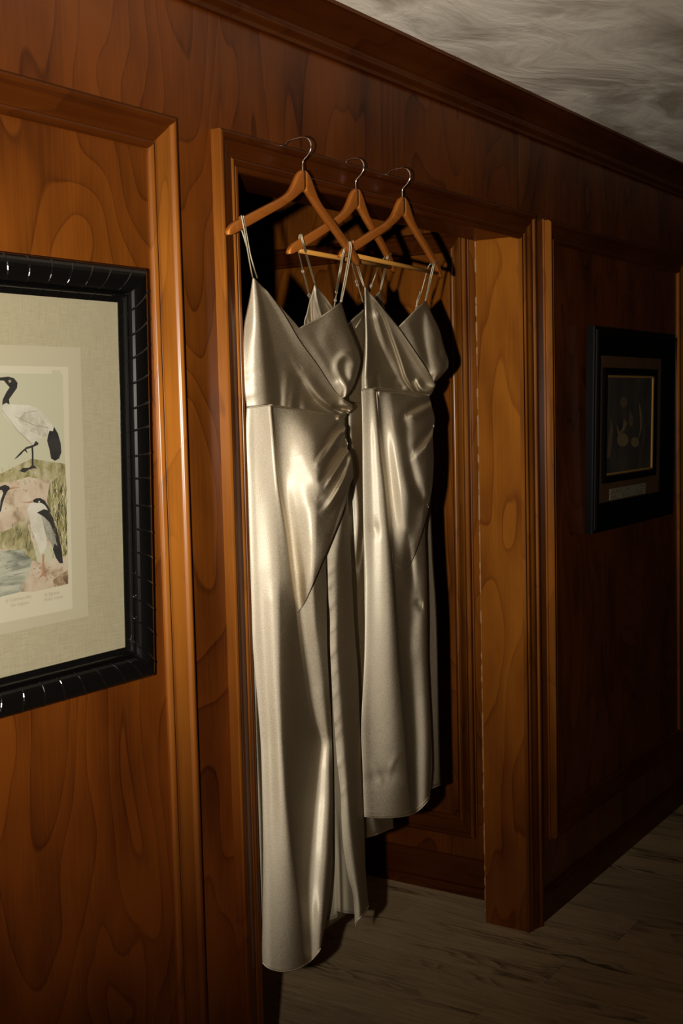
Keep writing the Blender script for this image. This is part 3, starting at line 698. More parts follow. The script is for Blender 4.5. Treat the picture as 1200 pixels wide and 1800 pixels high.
def folds(P, lst):
    """sum of folds: (polyline, amp list in metres towards the viewer, width left, width right)"""
    h = np.zeros(len(P))
    for line, amp, wl, wr in lst:
        line = spline(line, max(12, 6*len(line))) if len(line) > 2 else line
        d, s, t = signed(P, line)
        a = np.interp(t, np.linspace(0, 1, len(amp)), amp) if hasattr(amp, '__len__') else amp
        wd = np.where(s > 0, wr, wl)
        h += a*np.exp(-(d/wd)**2)
    return h*FOLD_GAIN
def ruled(lines):
    """depth field from ridge/valley lines: each a list of (x, y, depth); smooth curve through them along every row"""
    g = np.arange(440, 1760, 2.0); k_ = np.exp(-(np.arange(-20, 21)/7.0)**2); k_ /= k_.sum(); T = []
    for ln in lines:
        ln = sorted(ln, key=lambda q: q[1]); yy_ = [q[1] for q in ln]
        T.append([np.convolve(np.pad(np.interp(g, yy_, [q[c] for q in ln]), 20, mode='edge'), k_, mode='valid') for c in (0, 2)])
    def f(P):
        x, y = P[:, 0], P[:, 1]
        X = np.stack([np.interp(y, g, t[0]) for t in T], 1); D = np.stack([np.interp(y, g, t[1]) for t in T], 1)
        for i in range(1, X.shape[1]): X[:, i] = np.maximum(X[:, i], X[:, i-1]+0.8)
        h = np.diff(X, axis=1); sl = np.diff(D, axis=1)/h
        m = np.zeros_like(D); a, b_ = sl[:, :-1], sl[:, 1:]
        w1, w2 = 2*h[:, 1:]+h[:, :-1], h[:, 1:]+2*h[:, :-1]
        with np.errstate(divide='ignore', invalid='ignore'):
            hm = (w1+w2)/(w1/a+w2/b_)
        m[:, 1:-1] = np.where(a*b_ > 0, np.nan_to_num(hm), 0.0); m[:, 0] = sl[:, 0]*1.4; m[:, -1] = sl[:, -1]*1.4
        xc = np.clip(x, X[:, 0], X[:, -1]); i = np.clip((X <= xc[:, None]).sum(1)-1, 0, X.shape[1]-2); r_ = np.arange(len(P))
        hh = h[r_, i]; t = (xc-X[r_, i])/hh
        return ((2*t**3-3*t**2+1)*D[r_, i] + (t**3-2*t**2+t)*hh*m[r_, i] + (-2*t**3+3*t**2)*D[r_, i+1] + (t**3-t**2)*hh*m[r_, i+1])
    return f
def coons(top, bottom, left, right, nu, nv):
    T, B = spline(top, nu), spline(bottom, nu); Lf, R = spline(left, nv), spline(right, nv)
    u = np.linspace(0, 1, nu)[None, :, None]; v = np.linspace(0, 1, nv)[:, None, None]
    P = (1-v)*T[None] + v*B[None] + (1-u)*Lf[:, None] + u*R[:, None] \
        - ((1-u)*(1-v)*T[0] + u*(1-v)*T[-1] + (1-u)*v*B[0] + u*v*B[-1])
    return P.reshape(-1, 2)
def panel(name, four, nu, nv, depth, mat, parent, thick=0.0012):
    P = coons(*four, nu, nv); Y = depth(P); V = on_y(P, Y)
    f = [(j*nu+i, j*nu+i+1, (j+1)*nu+i+1, (j+1)*nu+i) for j in range(nv-1) for i in range(nu-1)]
    me = mesh_pd(name, V, f, True); o = link(name, me, mat, parent)
    if thick:
        s = o.modifiers.new('cloth_thickness', 'SOLIDIFY'); s.thickness = thick; s.offset = 0
    return o, V.reshape(nv, nu, 3)
def cord(name, px, Y, parent, r=0.0016, mat=None):
    p = on_y(px, Y); link(name, tube_mesh(name, spline(p, 8*len(p)), r, 8), mat or M_cord, parent)
def seam_tube(name, V, r, parent, mat=None, shift=0.0):
    link(name, tube_mesh(name, [Vector(p)+Vector((0, -shift, 0)) for p in V], r, 6), mat or M_satin, parent)
def slider(px, Y, parent):
    p = on_y(px, Y)
    a, b_ = Vector(p[0]), Vector(p[1])
    for c in (a, b_):
        pts = [c + Vector((0.0042*math.cos(q), 0, 0.0032*math.sin(q))) for q in np.linspace(0, 2*math.pi, 14)]
        link('strap_slider', tube_mesh('strap_slider', pts, 0.0011, 6), M_slider, parent)
def prof(ts, ys):
    """smooth curve through the knots, a function of t"""
    ts = np.array(ts); ys = np.array(ys); S = spline(np.stack([ts*0.4, ys], 1), 200)
    return lambda t: np.interp(t, S[:, 0]/0.4, S[:, 1])

# ------------------------------------------------------------------ gown 1: longest, with slit
g1 = empty('satin_gown', (2.14, 0.0, 0.40), 'long champagne satin gown with open leg slit, hanging against the door casing', 'gown', 'satin gowns hanging in the doorway')
L1 = [(444, 487), (438.5, 523), (430, 565), (427.5, 600), (427, 635), (428.7, 677), (433, 716)]
L1s = [(433, 716), (432, 770), (434.5, 860), (437, 980), (443, 1120), (452, 1230), (458, 1310), (461, 1420), (462, 1525), (460, 1691)]
xl1 = interp_y(L1 + L1s[1:]); xr1 = interp_y([(600, 486), (600, 531), (624, 600), (632, 636), (622, 685), (614, 727), (619, 810), (613, 875), (618, 1015), (629, 1190), (635, 1350), (647, 1595), (647, 1720)])
pf_b = prof([0, .05, .12, .28, .55, .8, 1], [-0.004, -0.022, -0.040, -0.056, -0.060, -0.050, -0.016])
pf_s = prof([0, .06, .16, .35, .6, .82, 1], [0.000, -0.016, -0.040, -0.074, -0.102, -0.100, -0.052])
pf_h = prof([0, .05, .12, .22, .42, .56, .72, .88, 1], [0.000, -0.012, -0.032, -0.054, -0.076, -0.070, -0.066, -0.064, -0.022])
def base1(P):
    t = np.clip((P[:, 0]-xl1(P[:, 1]))/(xr1(P[:, 1])-xl1(P[:, 1])), 0, 1)
    y = P[:, 1]; a = sstep(y, 620, 800); b_ = sstep(y, 950, 1450)
    top = sstep(y, 470, 620)
    bod = pf_b(t)*top + (-0.046)*(1-top)
    return (bod*(1-a)+pf_s(t)*a)*(1-b_) + pf_h(t)*b_
PRIN1 = [(480, 717), (484, 757), (488, 810), (493, 860), (505, 927), (515.5, 1015), (524, 1081), (533, 1155), (543, 1225), (554, 1277), (562, 1330)]
WEDGE1 = [(447, 489), (460, 502), (476, 518), (500, 552), (528, 600), (557, 640), (585, 683), (603, 701), (617, 710)]
SLIT1 = [(573, 973), (574, 1032), (575, 1137), (578.5, 1207), (582, 1277), (584, 1332), (584.5, 1385), (584.5, 1462), (583.5, 1525), (578.5, 1581), (573, 1616), (563, 1667)]
DRAPE1 = [(621, 838), (615, 852), (610, 875), (596, 917), (571.5, 976), (554, 1018), (536, 1058), (523, 1079)]
# right-hand cup (under layer)
FC = [([(598, 531), (580, 570), (572, 610), (590, 650)], [0.003, 0.005, 0.005, 0.002], 16, 20),
      ([(626, 648), (620, 632), (606, 624), (594, 634), (592, 650), (602, 672), (614, 690)], [0.003, 0.006, 0.007, 0.007, 0.008, 0.008, 0.005], 6, 7),
      ([(607, 640), (607, 656), (615, 678)], [-0.003, -0.007, -0.007], 6, 6),
      ([(532, 582), (556, 620), (580, 656), (600, 690), (612, 705)], [0.002, 0.006, 0.010, 0.009, 0.005], 10, 13),
      ([(546, 580), (570, 625), (590, 665)], [0.0, -0.003, -0.005], 8, 8)]
_ce = [(599, 530), (612, 572), (625, 604), (633, 634), (627, 660), (618, 684), (612, 705)]
CUP1 = ruled([[(432, 489, -0.026), (480, 552, -0.018), (508, 600, -0.012), (537, 640, -0.008), (570, 690, -0.006)],
    [(447, 489, -0.032), (499, 552, -0.022), (527, 600, -0.015), (556, 640, -0.011), (586, 690, -0.010)],
    [(470, 489, -0.036), (560, 545, -0.036), (572, 572, -0.032), (582, 604, -0.030), (592, 634, -0.028), (600, 684, -0.026)],
    [(x_-9, y_, -0.040) for x_, y_ in _ce], [(x_, y_, -0.030) for x_, y_ in _ce]])
def d_cup(P): return CUP1(P) - folds(P, FC)*0.42
cup, _ = panel('bodice_cup', ([(447, 489), (490, 536), (518, 567.5), (525.3, 576), (533, 572), (563, 556), (582, 543), (599, 530)], [(470, 560), (520, 640), (560, 690), (600, 700), (618, 684)],
              [(447, 489), (455, 520), (470, 560)], [(599, 530), (612, 572), (625, 604), (633, 634), (627, 660), (618, 684)]), 70, 60, d_cup, M_bias, g1)
# wrap bodice (over layer)
WRAP1 = ruled([[(444, 480, -0.042), (442, 500, -0.036)] + [(x_, y_, -0.008) for x_, y_ in L1[2:]],
    [(447, 488, -0.043), (453, 520, -0.040), (457, 560, -0.036), (460, 600, -0.034), (464, 650, -0.034), (471, 712, -0.034)],
    [(451, 493, -0.041), (462, 530, -0.034), (470, 560, -0.027), (479, 600, -0.021), (488, 650, -0.017), (496, 712, -0.020)],
    [(456, 498, -0.041), (485, 552, -0.030), (507, 600, -0.023), (528, 650, -0.020), (552, 690, -0.018), (562, 712, -0.018), (575, 727, -0.020)],
    [(464, 505, -0.043), (500, 552, -0.038), (528, 600, -0.032), (557, 640, -0.029), (585, 683, -0.030), (603, 701, -0.032), (617, 712, -0.026)]])
FWp = [([(500, 620), (530, 672), (557, 708), (590, 728)], [0.0, -0.002, -0.006, -0.005], 14, 6),
       ([(535, 655), (556, 690), (578, 712), (602, 722)], [0.001, 0.004, 0.007, 0.007], 7, 12),
       ([(604, 708), (613, 713), (620, 717)], [0.004, 0.006, 0.007], 6, 6),
       ([(588, 716), (600, 719), (611, 720)], [-0.006, -0.011, -0.005], 4, 4),
       ([(516, 680), (512, 716)], [0.001, 0.004], 8, 5), ([(526, 676), (524, 720)], [-0.001, -0.003], 6, 8), ([(492, 640), (488, 712)], [-0.0005, -0.002], 10, 8), ([(505, 660), (500, 714)], [0.0005, 0.002], 6, 6),
       ([(428, 662), (452, 656)], [-0.0006, -0.0003], 8, 8), ([(430, 694), (450, 690)], [0.0006, 0.0003], 8, 8)]
def d_wrap(P): return WRAP1(P) - folds(P, FWp)
wr, Vw = panel('bodice_wrap', (WEDGE1, [(433, 716), (470, 712), (481, 713), (505, 717), (540, 722), (575, 727), (597, 730), (612, 727)],
               L1, [(617, 710), (621, 716), (618, 721), (612, 727)]), 84, 84, d_wrap, M_bias, g1)
wr2 = None
# skirt: left part, centre and slit edge in one cloth
def prin_off(line, dx, dep): return [(x_+dx, y_, float(np.interp(y_, *dep))) for x_, y_ in line]
_pe = ([716, 850, 1000, 1100, 1200, 1290], [-0.036, -0.046, -0.054, -0.042, -0.018, 0.002])
_pb = ([716, 850, 1000, 1100, 1200, 1290], [-0.027, -0.031, -0.036, -0.024, -0.006, 0.004])
_va = [(562, 1300, 0.005), (549, 1410, 0.006), (541, 1500, -0.005), (537, 1560, -0.019), (541, 1640, -0.032), (546, 1710, -0.034)]
SKIRT1 = ruled([[(x_, y_, -0.004) for x_, y_ in L1s],
    [(447, 716, -0.016), (449, 850, -0.017), (454, 1000, -0.019), (459, 1100, -0.018), (466, 1200, -0.018), (473, 1300, -0.017), (476, 1400, -0.018), (478, 1700, -0.022)],
    [(471, 716, -0.033), (482, 850, -0.042), (493, 1000, -0.049), (493, 1100, -0.046), (493, 1200, -0.042), (496, 1300, -0.040), (502, 1400, -0.043), (512, 1500, -0.046), (526, 1600, -0.045), (533, 1700, -0.042)],
    prin_off(PRIN1[:-1], -4.5, _pe) + [(x_-2, y_, d_) for x_, y_, d_ in _va],
    prin_off(PRIN1[:-1], 1.0, _pb) + [(x_+2, y_, d_) for x_, y_, d_ in _va],
    [(545, 716, -0.026), (555, 760, -0.056), (562, 850, -0.086), (556, 950, -0.080), (552, 1020, -0.064), (556, 1100, -0.046), (569, 1200, -0.024), (578, 1300, -0.006), (580, 1400, -0.014), (576, 1500, -0.028), (568, 1600, -0.048), (560, 1700, -0.046)],
    [(606, 730, -0.022), (607, 760, -0.044), (612, 850, -0.068), (573, 973, -0.072), (575, 1137, -0.040), (582, 1277, -0.007), (584.5, 1400, -0.012), (584.5, 1462, -0.020), (578, 1581, -0.040), (564, 1667, -0.045), (563, 1720, -0.045)]])
FS1 = [([(520, 1130), (526, 1250), (534, 1380)], [0.0, 0.0015, 0.0], 14, 10)]
def d_skirt(P): return SKIRT1(P) + 0.002 - folds(P, FS1)
SK_R = [(606, 730), (606, 760), (612, 800), (612, 850), (600, 905), (582, 950)] + SLIT1
HEM1 = [(460, 1691), (469, 1700), (484, 1706), (500, 1707), (520, 1703.5), (540, 1693), (555, 1679), (563, 1667)]
sk, Vs = panel('skirt_panel', ([(433, 716), (470, 712), (481, 713), (505, 717), (540, 722), (575, 727), (606, 730)], HEM1, L1s, SK_R), 150, 300, d_skirt, M_satin, g1)
seam_tube('hem', Vs[-1], 0.0017, g1, None, 0.0006)
seam_tube('waist_seam', Vs[0, ::2], 0.0014, g1, None, 0.004)
# gathered drape across the hip
FD1 = [(DRAPE1, [0.006, 0.010, 0.010, 0.008, 0.006], 20, 4),
       ([(606, 752), (585, 775), (565, 800), (553, 825)], [0.010, 0.010, 0.007, 0.0], 4, 14),
       ([(604, 745), (590, 760), (572, 790), (555, 815)], [-0.010, -0.009, -0.005, 0.0], 7, 4),
       ([(612, 792), (598, 815), (582, 840), (570, 862)], [0.010, 0.012, 0.008, 0.0], 4, 14),
       ([(609, 782), (592, 805), (574, 832), (558, 850)], [-0.010, -0.010, -0.007, 0.0], 7, 4),
       ([(617, 806), (606, 838), (590, 868), (575, 890), (560, 905)], [0.008, 0.012, 0.012, 0.007, 0.0], 5, 12),
       ([(528, 800), (545, 850), (566, 886), (590, 900)], [0.0, -0.003, -0.006, 0.0], 15, 15),
       ([(515, 760), (528, 830), (548, 890), (580, 930)], [0.0, -0.001, -0.003, 0.0], 20, 20),
       ([(596, 735), (601, 748), (606, 758)], [0.008, -0.006, 0.004], 5, 5),
       ([(604, 735), (600, 752)], [-0.008, -0.008], 4, 4), ([(605, 770), (604, 786)], [-0.006, -0.010], 3.5, 3.5),
       ([(500, 800), (512, 900), (528, 1000), (526, 1070)], [0.0, 0.004, 0.006, 0.004], 14, 20)]
def d_drape(P):
    d, s_, t_ = signed(P, spline(PRIN1, 60)); k_ = sstep(d, 0, 22); k2_ = sstep(d, 0, 50)
    tuck = np.where(P[:, 0] < np.interp(P[:, 1], [q[1] for q in PRIN1], [q[0] for q in PRIN1])+1.0, np.interp(P[:, 1], *_pb), -1.0)
    return np.maximum(SKIRT1(P), tuck) - 0.0004 - 0.005*k2_*(tuck < -0.5) - folds(P, FD1)*k_*(tuck < -0.5)*0.7
DR_R = [(607, 730), (604, 745), (607, 752), (606, 765), (611, 778), (610, 788), (615, 795), (618.5, 810), (621, 838)]
dr, Vd = panel('hip_drape', ([(478, 714), (505, 717.5), (540, 722.5), (575, 727.5), (596, 729.5), (607, 730)], list(reversed(DRAPE1)),
               [(478, 714), (480.5, 757), (484.5, 810), (489.5, 860), (501.5, 927), (512, 1015), (523, 1079)], DR_R), 90, 130, d_drape, M_satin, g1)
# strip beyond the slit
ST_L = [(575, 973), (577, 1050), (579.5, 1085), (580, 1140), (584, 1225), (589, 1300), (592, 1340), (598, 1395), (599.5, 1437), (603, 1490), (612, 1542), (620.5, 1577), (624, 1629)]
ST_R = [(611, 872), (613.5, 927), (618, 1015), (622.5, 1102), (629, 1190), (633, 1300), (635.5, 1350), (640, 1455), (642, 1525), (647.5, 1592)]
rn = random.Random(3)
FT1 = [(ST_L, [0.002]*8, 5, 6), ([(600, 930), (603, 1100), (612, 1300), (622, 1450), (632, 1560)], [0.004, 0.008, 0.010, 0.006, 0.004], 10, 14),
       ([(606, 1390), (616, 1470), (628, 1560)], [-0.004, -0.006, 0.0], 8, 8)]
yy = 1000
while yy < 1400:
    x_ = float(np.interp(yy, [p[1] for p in ST_L], [p[0] for p in ST_L]))
    FT1.append(([(x_+1, yy+rn.uniform(6, 12)), (x_+8, yy), (x_+rn.uniform(12, 20), yy-rn.uniform(4, 12))], [rn.uniform(0.002, 0.006), 0.003, 0.0], rn.uniform(3, 6), rn.uniform(6, 10))); yy += rn.uniform(20, 58)
STRIP1 = ruled([[(x_, y_, float(np.interp(y_, [973, 1137, 1300, 1450, 1629], [-0.050, -0.024, -0.002, -0.004, -0.014]))) for x_, y_ in ST_L] + [(600, 870, -0.044)],
    [(607, 872, -0.048), (594, 973, -0.060), (594, 1137, -0.034), (606, 1300, -0.014), (616, 1450, -0.017), (634, 1600, -0.024)],
    [(x_, y_, float(np.interp(y_, [872, 1015, 1190, 1350, 1525, 1592], [-0.044, -0.046, -0.020, -0.002, -0.004, -0.012]))) for x_, y_ in ST_R]])
def d_strip(P): return STRIP1(P) - folds(P, FT1[3:])*0.13
stp, Vt = panel('slit_panel', ([(575, 973), (585, 945), (600, 900), (611, 872)], [(624, 1629), (626, 1621), (632, 1613), (641, 1604), (647.5, 1592)], ST_L, ST_R), 40, 240, d_strip, M_satin, g1)
seam_tube('hem', Vt[-1], 0.0017, g1, None, 0.0006)
# lining seen in the slit
FL1 = [([(592, 1420), (596, 1520), (598, 1600)], [0.0, 0.010, 0.014], 7, 2.5), ([(608, 1500), (612, 1600)], [0.004, 0.008], 8, 8)]
def d_lin(P): return np.full(len(P), 0.020) - folds(P, FL1)*0.7
ln, Vl = panel('lining', ([(574, 1000), (580, 1000), (600, 1000)], [(572, 1617), (586, 1614), (592, 1610), (592, 1601), (606, 1604), (622, 1605), (630, 1600)],
               [(574, 1000), (572, 1617)], [(600, 1000), (614, 1300), (630, 1600)]), 40, 90, d_lin, M_lining, g1)
seam_tube('hem', Vl[-1], 0.0012, g1, M_lining, 0.0004)
# back of the gown
def d_back1(P):
    t = np.clip((P[:, 0]-438)/200, 0, 1); return 0.004 + 0.022*np.sin(np.pi*np.minimum(t, 0.72))**0.8
bk, Vb = panel('back_panel', ([(431, 575), (500, 592), (560, 592), (624, 600)], [(458, 1663), (500, 1668), (560, 1640), (640, 1585)],
               [(431, 575), (430, 640), (434, 716), (434, 860), (438, 980), (444.5, 1150), (446, 1280), (452.5, 1420), (456, 1560), (458, 1663)],
               [(624, 600), (610, 727), (610, 875), (612, 1015), (622, 1190), (630, 1350), (640, 1585)]), 30, 120, d_back1, M_satin, g1)
# straps: front and back strand over each arm
SY = -0.052
cord('strap', [(424, 379), (429, 404), (436, 446), (441, 474), (444, 488)], [SY-.008, SY-.008, SY-.004, SY, -0.047], g1)
cord('strap', [(427.5, 379), (433, 410), (439.5, 446), (446, 470), (452, 489)], [SY-.006, SY+.002, SY+.004, SY+.004, -0.040], g1)
cord('strap', [(424, 379), (421, 392), (427, 412), (433, 432), (437, 448)], [SY-.006, SY+.012, SY+.010, SY+.006, SY+.004], g1)
cord('strap', [(616, 424), (617, 440), (612, 470), (606, 503), (600, 531)], [SY-.006, SY-.006, SY-.004, -0.052, -0.050], g1)
cord('strap', [(613.5, 424), (614, 440), (609, 470), (603, 503), (598, 531)], [SY-.004, SY-.006, SY-.004, -0.050, -0.049], g1)
cord('strap', [(612, 424), (604, 446), (598, 480), (592, 512), (587, 540)], [SY-.002, SY+.010, SY+.012, 0.0, 0.018], g1)
cord('strap', [(609, 424), (601, 450), (595, 484), (590, 512)], [SY-.002, SY+.010, SY+.012, 0.0], g1)
slider([(591, 513), (589, 528)], [0.0, 0.008], g1)

# ------------------------------------------------------------------ gown 3: in front, no slit
g3 = empty('satin_gown', (2.56, 0.0, 0.60), 'champagne satin gown with closed draped skirt, its bust bulging out beside the hall panelling', 'gown', 'satin gowns hanging in the doorway')
L3 = [(640, 503), (639, 530), (640, 580), (638, 630), (635.5, 660), (635, 686)]
L3s = [(635, 686), (636.5, 760), (637, 840), (638.5, 931), (641, 1015), (640, 1155), (635, 1270), (637, 1350), (640, 1435)]
xl3 = interp_y(L3+L3s[1:]); xr3 = interp_y([(748, 486), (748, 528), (772, 580), (788, 636), (764, 672), (756, 694), (764, 738), (760, 764), (762, 810), (759, 860), (752, 930), (750, 1085), (757, 1295), (759, 1350), (757, 1402), (757, 1500)])
pf3b = prof([0, .06, .18, .4, .65, .85, 1], [-0.004, -0.030, -0.046, -0.058, -0.064, -0.058, -0.028])
pf3s = prof([0, .05, .2, .45, .7, .88, 1], [0.004, -0.014, -0.046, -0.080, -0.094, -0.078, -0.040])
pf3h = prof([0, .08, .3, .55, .75, .9, 1], [-0.004, -0.020, -0.048, -0.062, -0.066, -0.058, -0.034])
def base3(P):
    t = np.clip((P[:, 0]-xl3(P[:, 1]))/(xr3(P[:, 1])-xl3(P[:, 1])), 0, 1); y = P[:, 1]
    a = sstep(y, 600, 780); b_ = sstep(y, 900, 1300); top = sstep(y, 490, 610)
    return ((pf3b(t)*top+(-0.036)*(1-top))*(1-a)+pf3s(t)*a)*(1-b_)+pf3h(t)*b_
WEDGE3 = [(641, 503), (655, 520), (670, 538), (699, 574), (716, 598), (732, 622), (748, 646), (757, 662), (765, 675)]
PRIN3 = [(664, 700), (669, 764), (674, 810), (679, 850), (689, 962), (697.5, 1085), (703, 1172), (714, 1290), (722, 1395), (724, 1420)]
FC3 = [([(748, 530), (742, 560), (745, 600), (752, 640), (758, 662)], [0.0, -0.005, -0.006, -0.006, -0.004], 10, 7),
       ([(756, 555), (766, 590), (778, 622), (786, 640)], [0.003, 0.005, 0.004, 0.002], 10, 8),
       ([(770, 600), (774, 622), (782, 640)], [-0.003, -0.006, -0.002], 5, 4),
       ([(716, 570), (728, 600), (742, 632), (756, 660)], [0.006, 0.008, 0.008, 0.004], 14, 10), ([(758, 668), (770, 660), (784, 648)], [0.006, 0.009, 0.006], 12, 6)]
_c3 = [(748, 528), (759, 553), (772, 580), (780, 610), (788, 634), (780, 656), (765, 680)]
CUP3 = ruled([[(655, 530, -0.016), (690, 580, -0.014), (720, 630, -0.012), (745, 680, -0.012)], [(672, 530, -0.022), (706, 580, -0.019), (734, 630, -0.018), (757, 680, -0.018)],
    [(x_-10, y_, -0.038) for x_, y_ in _c3], [(x_, y_, -0.030) for x_, y_ in _c3]])
def d_cup3(P): return CUP3(P)-folds(P, FC3)*0.5
panel('bodice_cup', ([(672, 540), (695, 568), (700, 573.5), (705, 569), (729, 545), (748, 528)], [(720, 640), (740, 660), (762, 671), (778, 658.5), (787, 647)],
      [(672, 540), (690, 580), (720, 640)], [(748, 528), (759, 553), (772, 580), (780, 610), (788, 634), (787, 647)]), 60, 50, d_cup3, M_bias, g3)
BAND3 = [(645, 510), (657, 530), (670, 554), (688, 602), (700, 637), (710, 666), (726, 687), (744, 693), (758, 691)]
FW3 = [(WEDGE3, [0.0, 0.004, 0.006, 0.010, 0.012, 0.012, 0.008], 10, 4),
       (BAND3, [0.0, -0.004, -0.006, -0.010, -0.012, -0.012, -0.010, -0.008], 2, 3.2),
       (BAND3, [0.0, 0.003, 0.005, 0.007, 0.009, 0.010, 0.010, 0.006], 1.5, 12),
       ([(644, 512), (652, 560), (668, 605), (690, 655), (705, 680)], [-0.003, -0.010, -0.010, -0.010, -0.006], 8, 7),
       ([(640, 510), (643, 560), (644, 620), (642, 680)], [0.004, 0.008, 0.008, 0.004], 5, 8),
       ([(662, 560), (676, 620), (690, 660)], [0.006, 0.005, 0.003], 10, 7),
       ([(734, 672), (742, 684), (756, 688)], [0.006, 0.010, 0.010], 5, 6), ([(727, 672), (733, 684), (744, 690)], [-0.006, -0.008, -0.004], 4, 4),
       ([(652, 672), (650, 684)], [0.005, 0.008], 8, 8), ([(662, 660), (663, 682)], [-0.004, -0.005], 5, 5), ([(690, 668), (694, 684)], [-0.003, -0.004], 6, 5)]
WRAP3 = ruled([[(639.5, 496, -0.036)] + [(x_, y_, -0.014) for x_, y_ in L3[1:]],
    [(641.5, 506, -0.034), (645, 560, -0.022), (646, 620, -0.021), (645, 686, -0.020)],
    [(644, 509, -0.033), (656, 560, -0.016), (666, 600, -0.011), (676, 640, -0.007), (684, 684, -0.010)],
    [(647, 512, -0.033), (668, 554, -0.021), (686, 602, -0.015), (698, 637, -0.012), (708, 666, -0.012), (724, 687, -0.014), (740, 700, -0.016)],
    [(653, 518, -0.034), (670, 538, -0.030), (699, 574, -0.028), (732, 622, -0.030), (757, 662, -0.034), (765, 675, -0.028)]])
def d_wrap3(P): return WRAP3(P)-0.004-folds(P, FW3)*0.62
panel('bodice_wrap', (WEDGE3, [(635, 686), (650, 682.5), (680, 683.5), (706, 687), (726, 693), (744, 695.5), (757, 693), (765, 676)], L3, [(765, 675), (765.2, 675.5), (765, 676)]),
      84, 84, d_wrap3, M_bias, g3)
_q3 = ([686, 764, 850, 962, 1085, 1172, 1290, 1395, 1437], [-0.022, -0.036, -0.044, -0.051, -0.055, -0.054, -0.054, -0.050, -0.046])
_q4 = ([686, 764, 850, 962, 1085, 1172, 1290, 1395, 1437], [-0.018, -0.026, -0.031, -0.037, -0.040, -0.039, -0.040, -0.041, -0.042])
PR3 = [(660, 660)] + PRIN3 + [(725, 1445)]
SKIRT3 = ruled([[(x_, y_, -0.012) for x_, y_ in L3s],
    [(648, 690, -0.019), (650, 800, -0.023), (653, 950, -0.024), (653, 1100, -0.024), (650, 1250, -0.021), (655, 1435, -0.021)],
    prin_off(PR3, -4.5, _q3), prin_off(PR3, 1.0, _q4),
    [(708, 690, -0.018), (712, 780, -0.050), (722, 860, -0.060), (718, 940, -0.046), (720, 1000, -0.039), (716, 1085, -0.034), (718, 1155, -0.033), (723, 1225, -0.028), (727, 1300, -0.030), (730, 1435, -0.034)],
    [(740, 700, -0.022), (748, 780, -0.057), (746, 850, -0.065), (740, 924, -0.050), (745, 1000, -0.044), (747, 1085, -0.048), (747, 1155, -0.046), (750, 1225, -0.042), (753, 1300, -0.044), (750, 1435, -0.044)],
    [(754, 696, -0.018), (764, 738, -0.036), (761, 800, -0.049), (759, 857, -0.055), (747, 930, -0.046), (749, 1000, -0.038), (751, 1155, -0.038), (758, 1300, -0.036), (755, 1402, -0.034)]])
FS3 = [([(640, 1372), (665, 1366), (690, 1362), (712, 1372)], [-0.0006, -0.0012, -0.0012, 0.0], 13, 11), ([(704, 1318), (690, 1342), (682, 1372)], [0.0, 0.0007, 0.0], 6, 5), ([(652, 1328), (668, 1372)], [0.0, 0.0007], 7, 6),
       ([(650, 905), (656, 925), (668, 950)], [0.0, -0.0014, 0.0], 9, 9), ([(735, 1060), (742, 1070), (748, 1065)], [-0.0015, -0.0015, 0.0], 6, 6), 
       ([(714, 930), (721, 980), (726, 1040)], [0.0, -0.004, 0.0], 9, 6),
       ([(722, 1045), (716, 1090), (724, 1130)], [0.0, 0.0012, 0.0], 10, 10), ([(738, 1095), (726, 1155)], [0.0006, 0.0006], 11, 11)]
def d_skirt3(P): return SKIRT3(P)+0.002-folds(P, FS3)
HEM3 = [(640, 1435), (664, 1437.5), (694, 1436.5), (718, 1433), (733, 1426), (746, 1414), (755, 1402)]
S3R = [(754, 696), (758, 712), (764, 738), (760.5, 764), (762, 810), (759, 857), (754, 890), (747, 930), (749, 1000), (751, 1085), (751, 1155), (755, 1240), (758, 1300), (759, 1350), (755, 1402)]
sk3, V3 = panel('skirt_panel', ([(635, 686), (650, 682.5), (680, 683.5), (706, 687), (726, 693), (744, 695.5), (754, 696)], HEM3, L3s, S3R), 120, 230, d_skirt3, M_satin, g3)
seam_tube('hem', V3[-1], 0.0016, g3, None, 0.0005); seam_tube('hem', V3[-3], 0.0008, g3, None, 0.001)
seam_tube('waist_seam', V3[0, ::2], 0.0014, g3, None, 0.004)
FD3 = [([(758, 712), (740, 722), (722, 730), (708, 742)], [0.006, 0.010, 0.008, 0.0], 4, 12), ([(752, 708), (735, 715), (716, 726)], [-0.006, -0.008, -0.003], 8, 4),
       ([(763, 760), (748, 785), (732, 800)], [0.006, 0.009, 0.003], 3, 12), ([(760, 752), (744, 776), (728, 792)], [-0.006, -0.009, -0.002], 9, 3),
       ([(712, 740), (715, 790), (730, 850), (746, 880)], [-0.006, -0.006, -0.009, -0.009], 12, 10),
       ([(755, 878), (745, 924), (727, 976), (718, 990)], [0.006, 0.008, 0.008, 0.002], 14, 3), ([(690, 760), (700, 850), (716, 930)], [0.003, 0.005, 0.004], 14, 18)]
def d_drape3(P):
    d, s_, t_ = signed(P, spline(PRIN3, 60)); k_ = np.clip(d/26, 0, 1); k_ = k_*k_*(3-2*k_)
    k_ = k_*(1-sstep(P[:, 1], 925, 1000))
    tuck = np.where(P[:, 0] < np.interp(P[:, 1], [q[1] for q in PR3], [q[0] for q in PR3])+1.0, np.interp(P[:, 1], *_q4), -1.0)
    k_ = k_*(tuck < -0.5)
    return np.maximum(d_skirt3(P), tuck) - 0.0024 - 0.008*k_ - folds(P, FD3)*k_*0.55
panel('hip_drape', ([(661, 688), (706, 690), (726, 695), (744, 697), (754, 698)], [(689, 990), (712, 1000), (727, 980), (745, 924), (755, 880)],
      [(661, 688), (666, 764), (676, 850), (685, 945), (689, 990)], [(754, 698), (758, 712), (764, 738), (760.5, 764), (762, 810), (759, 857), (755, 880)]), 70, 90, d_drape3, M_satin, g3)
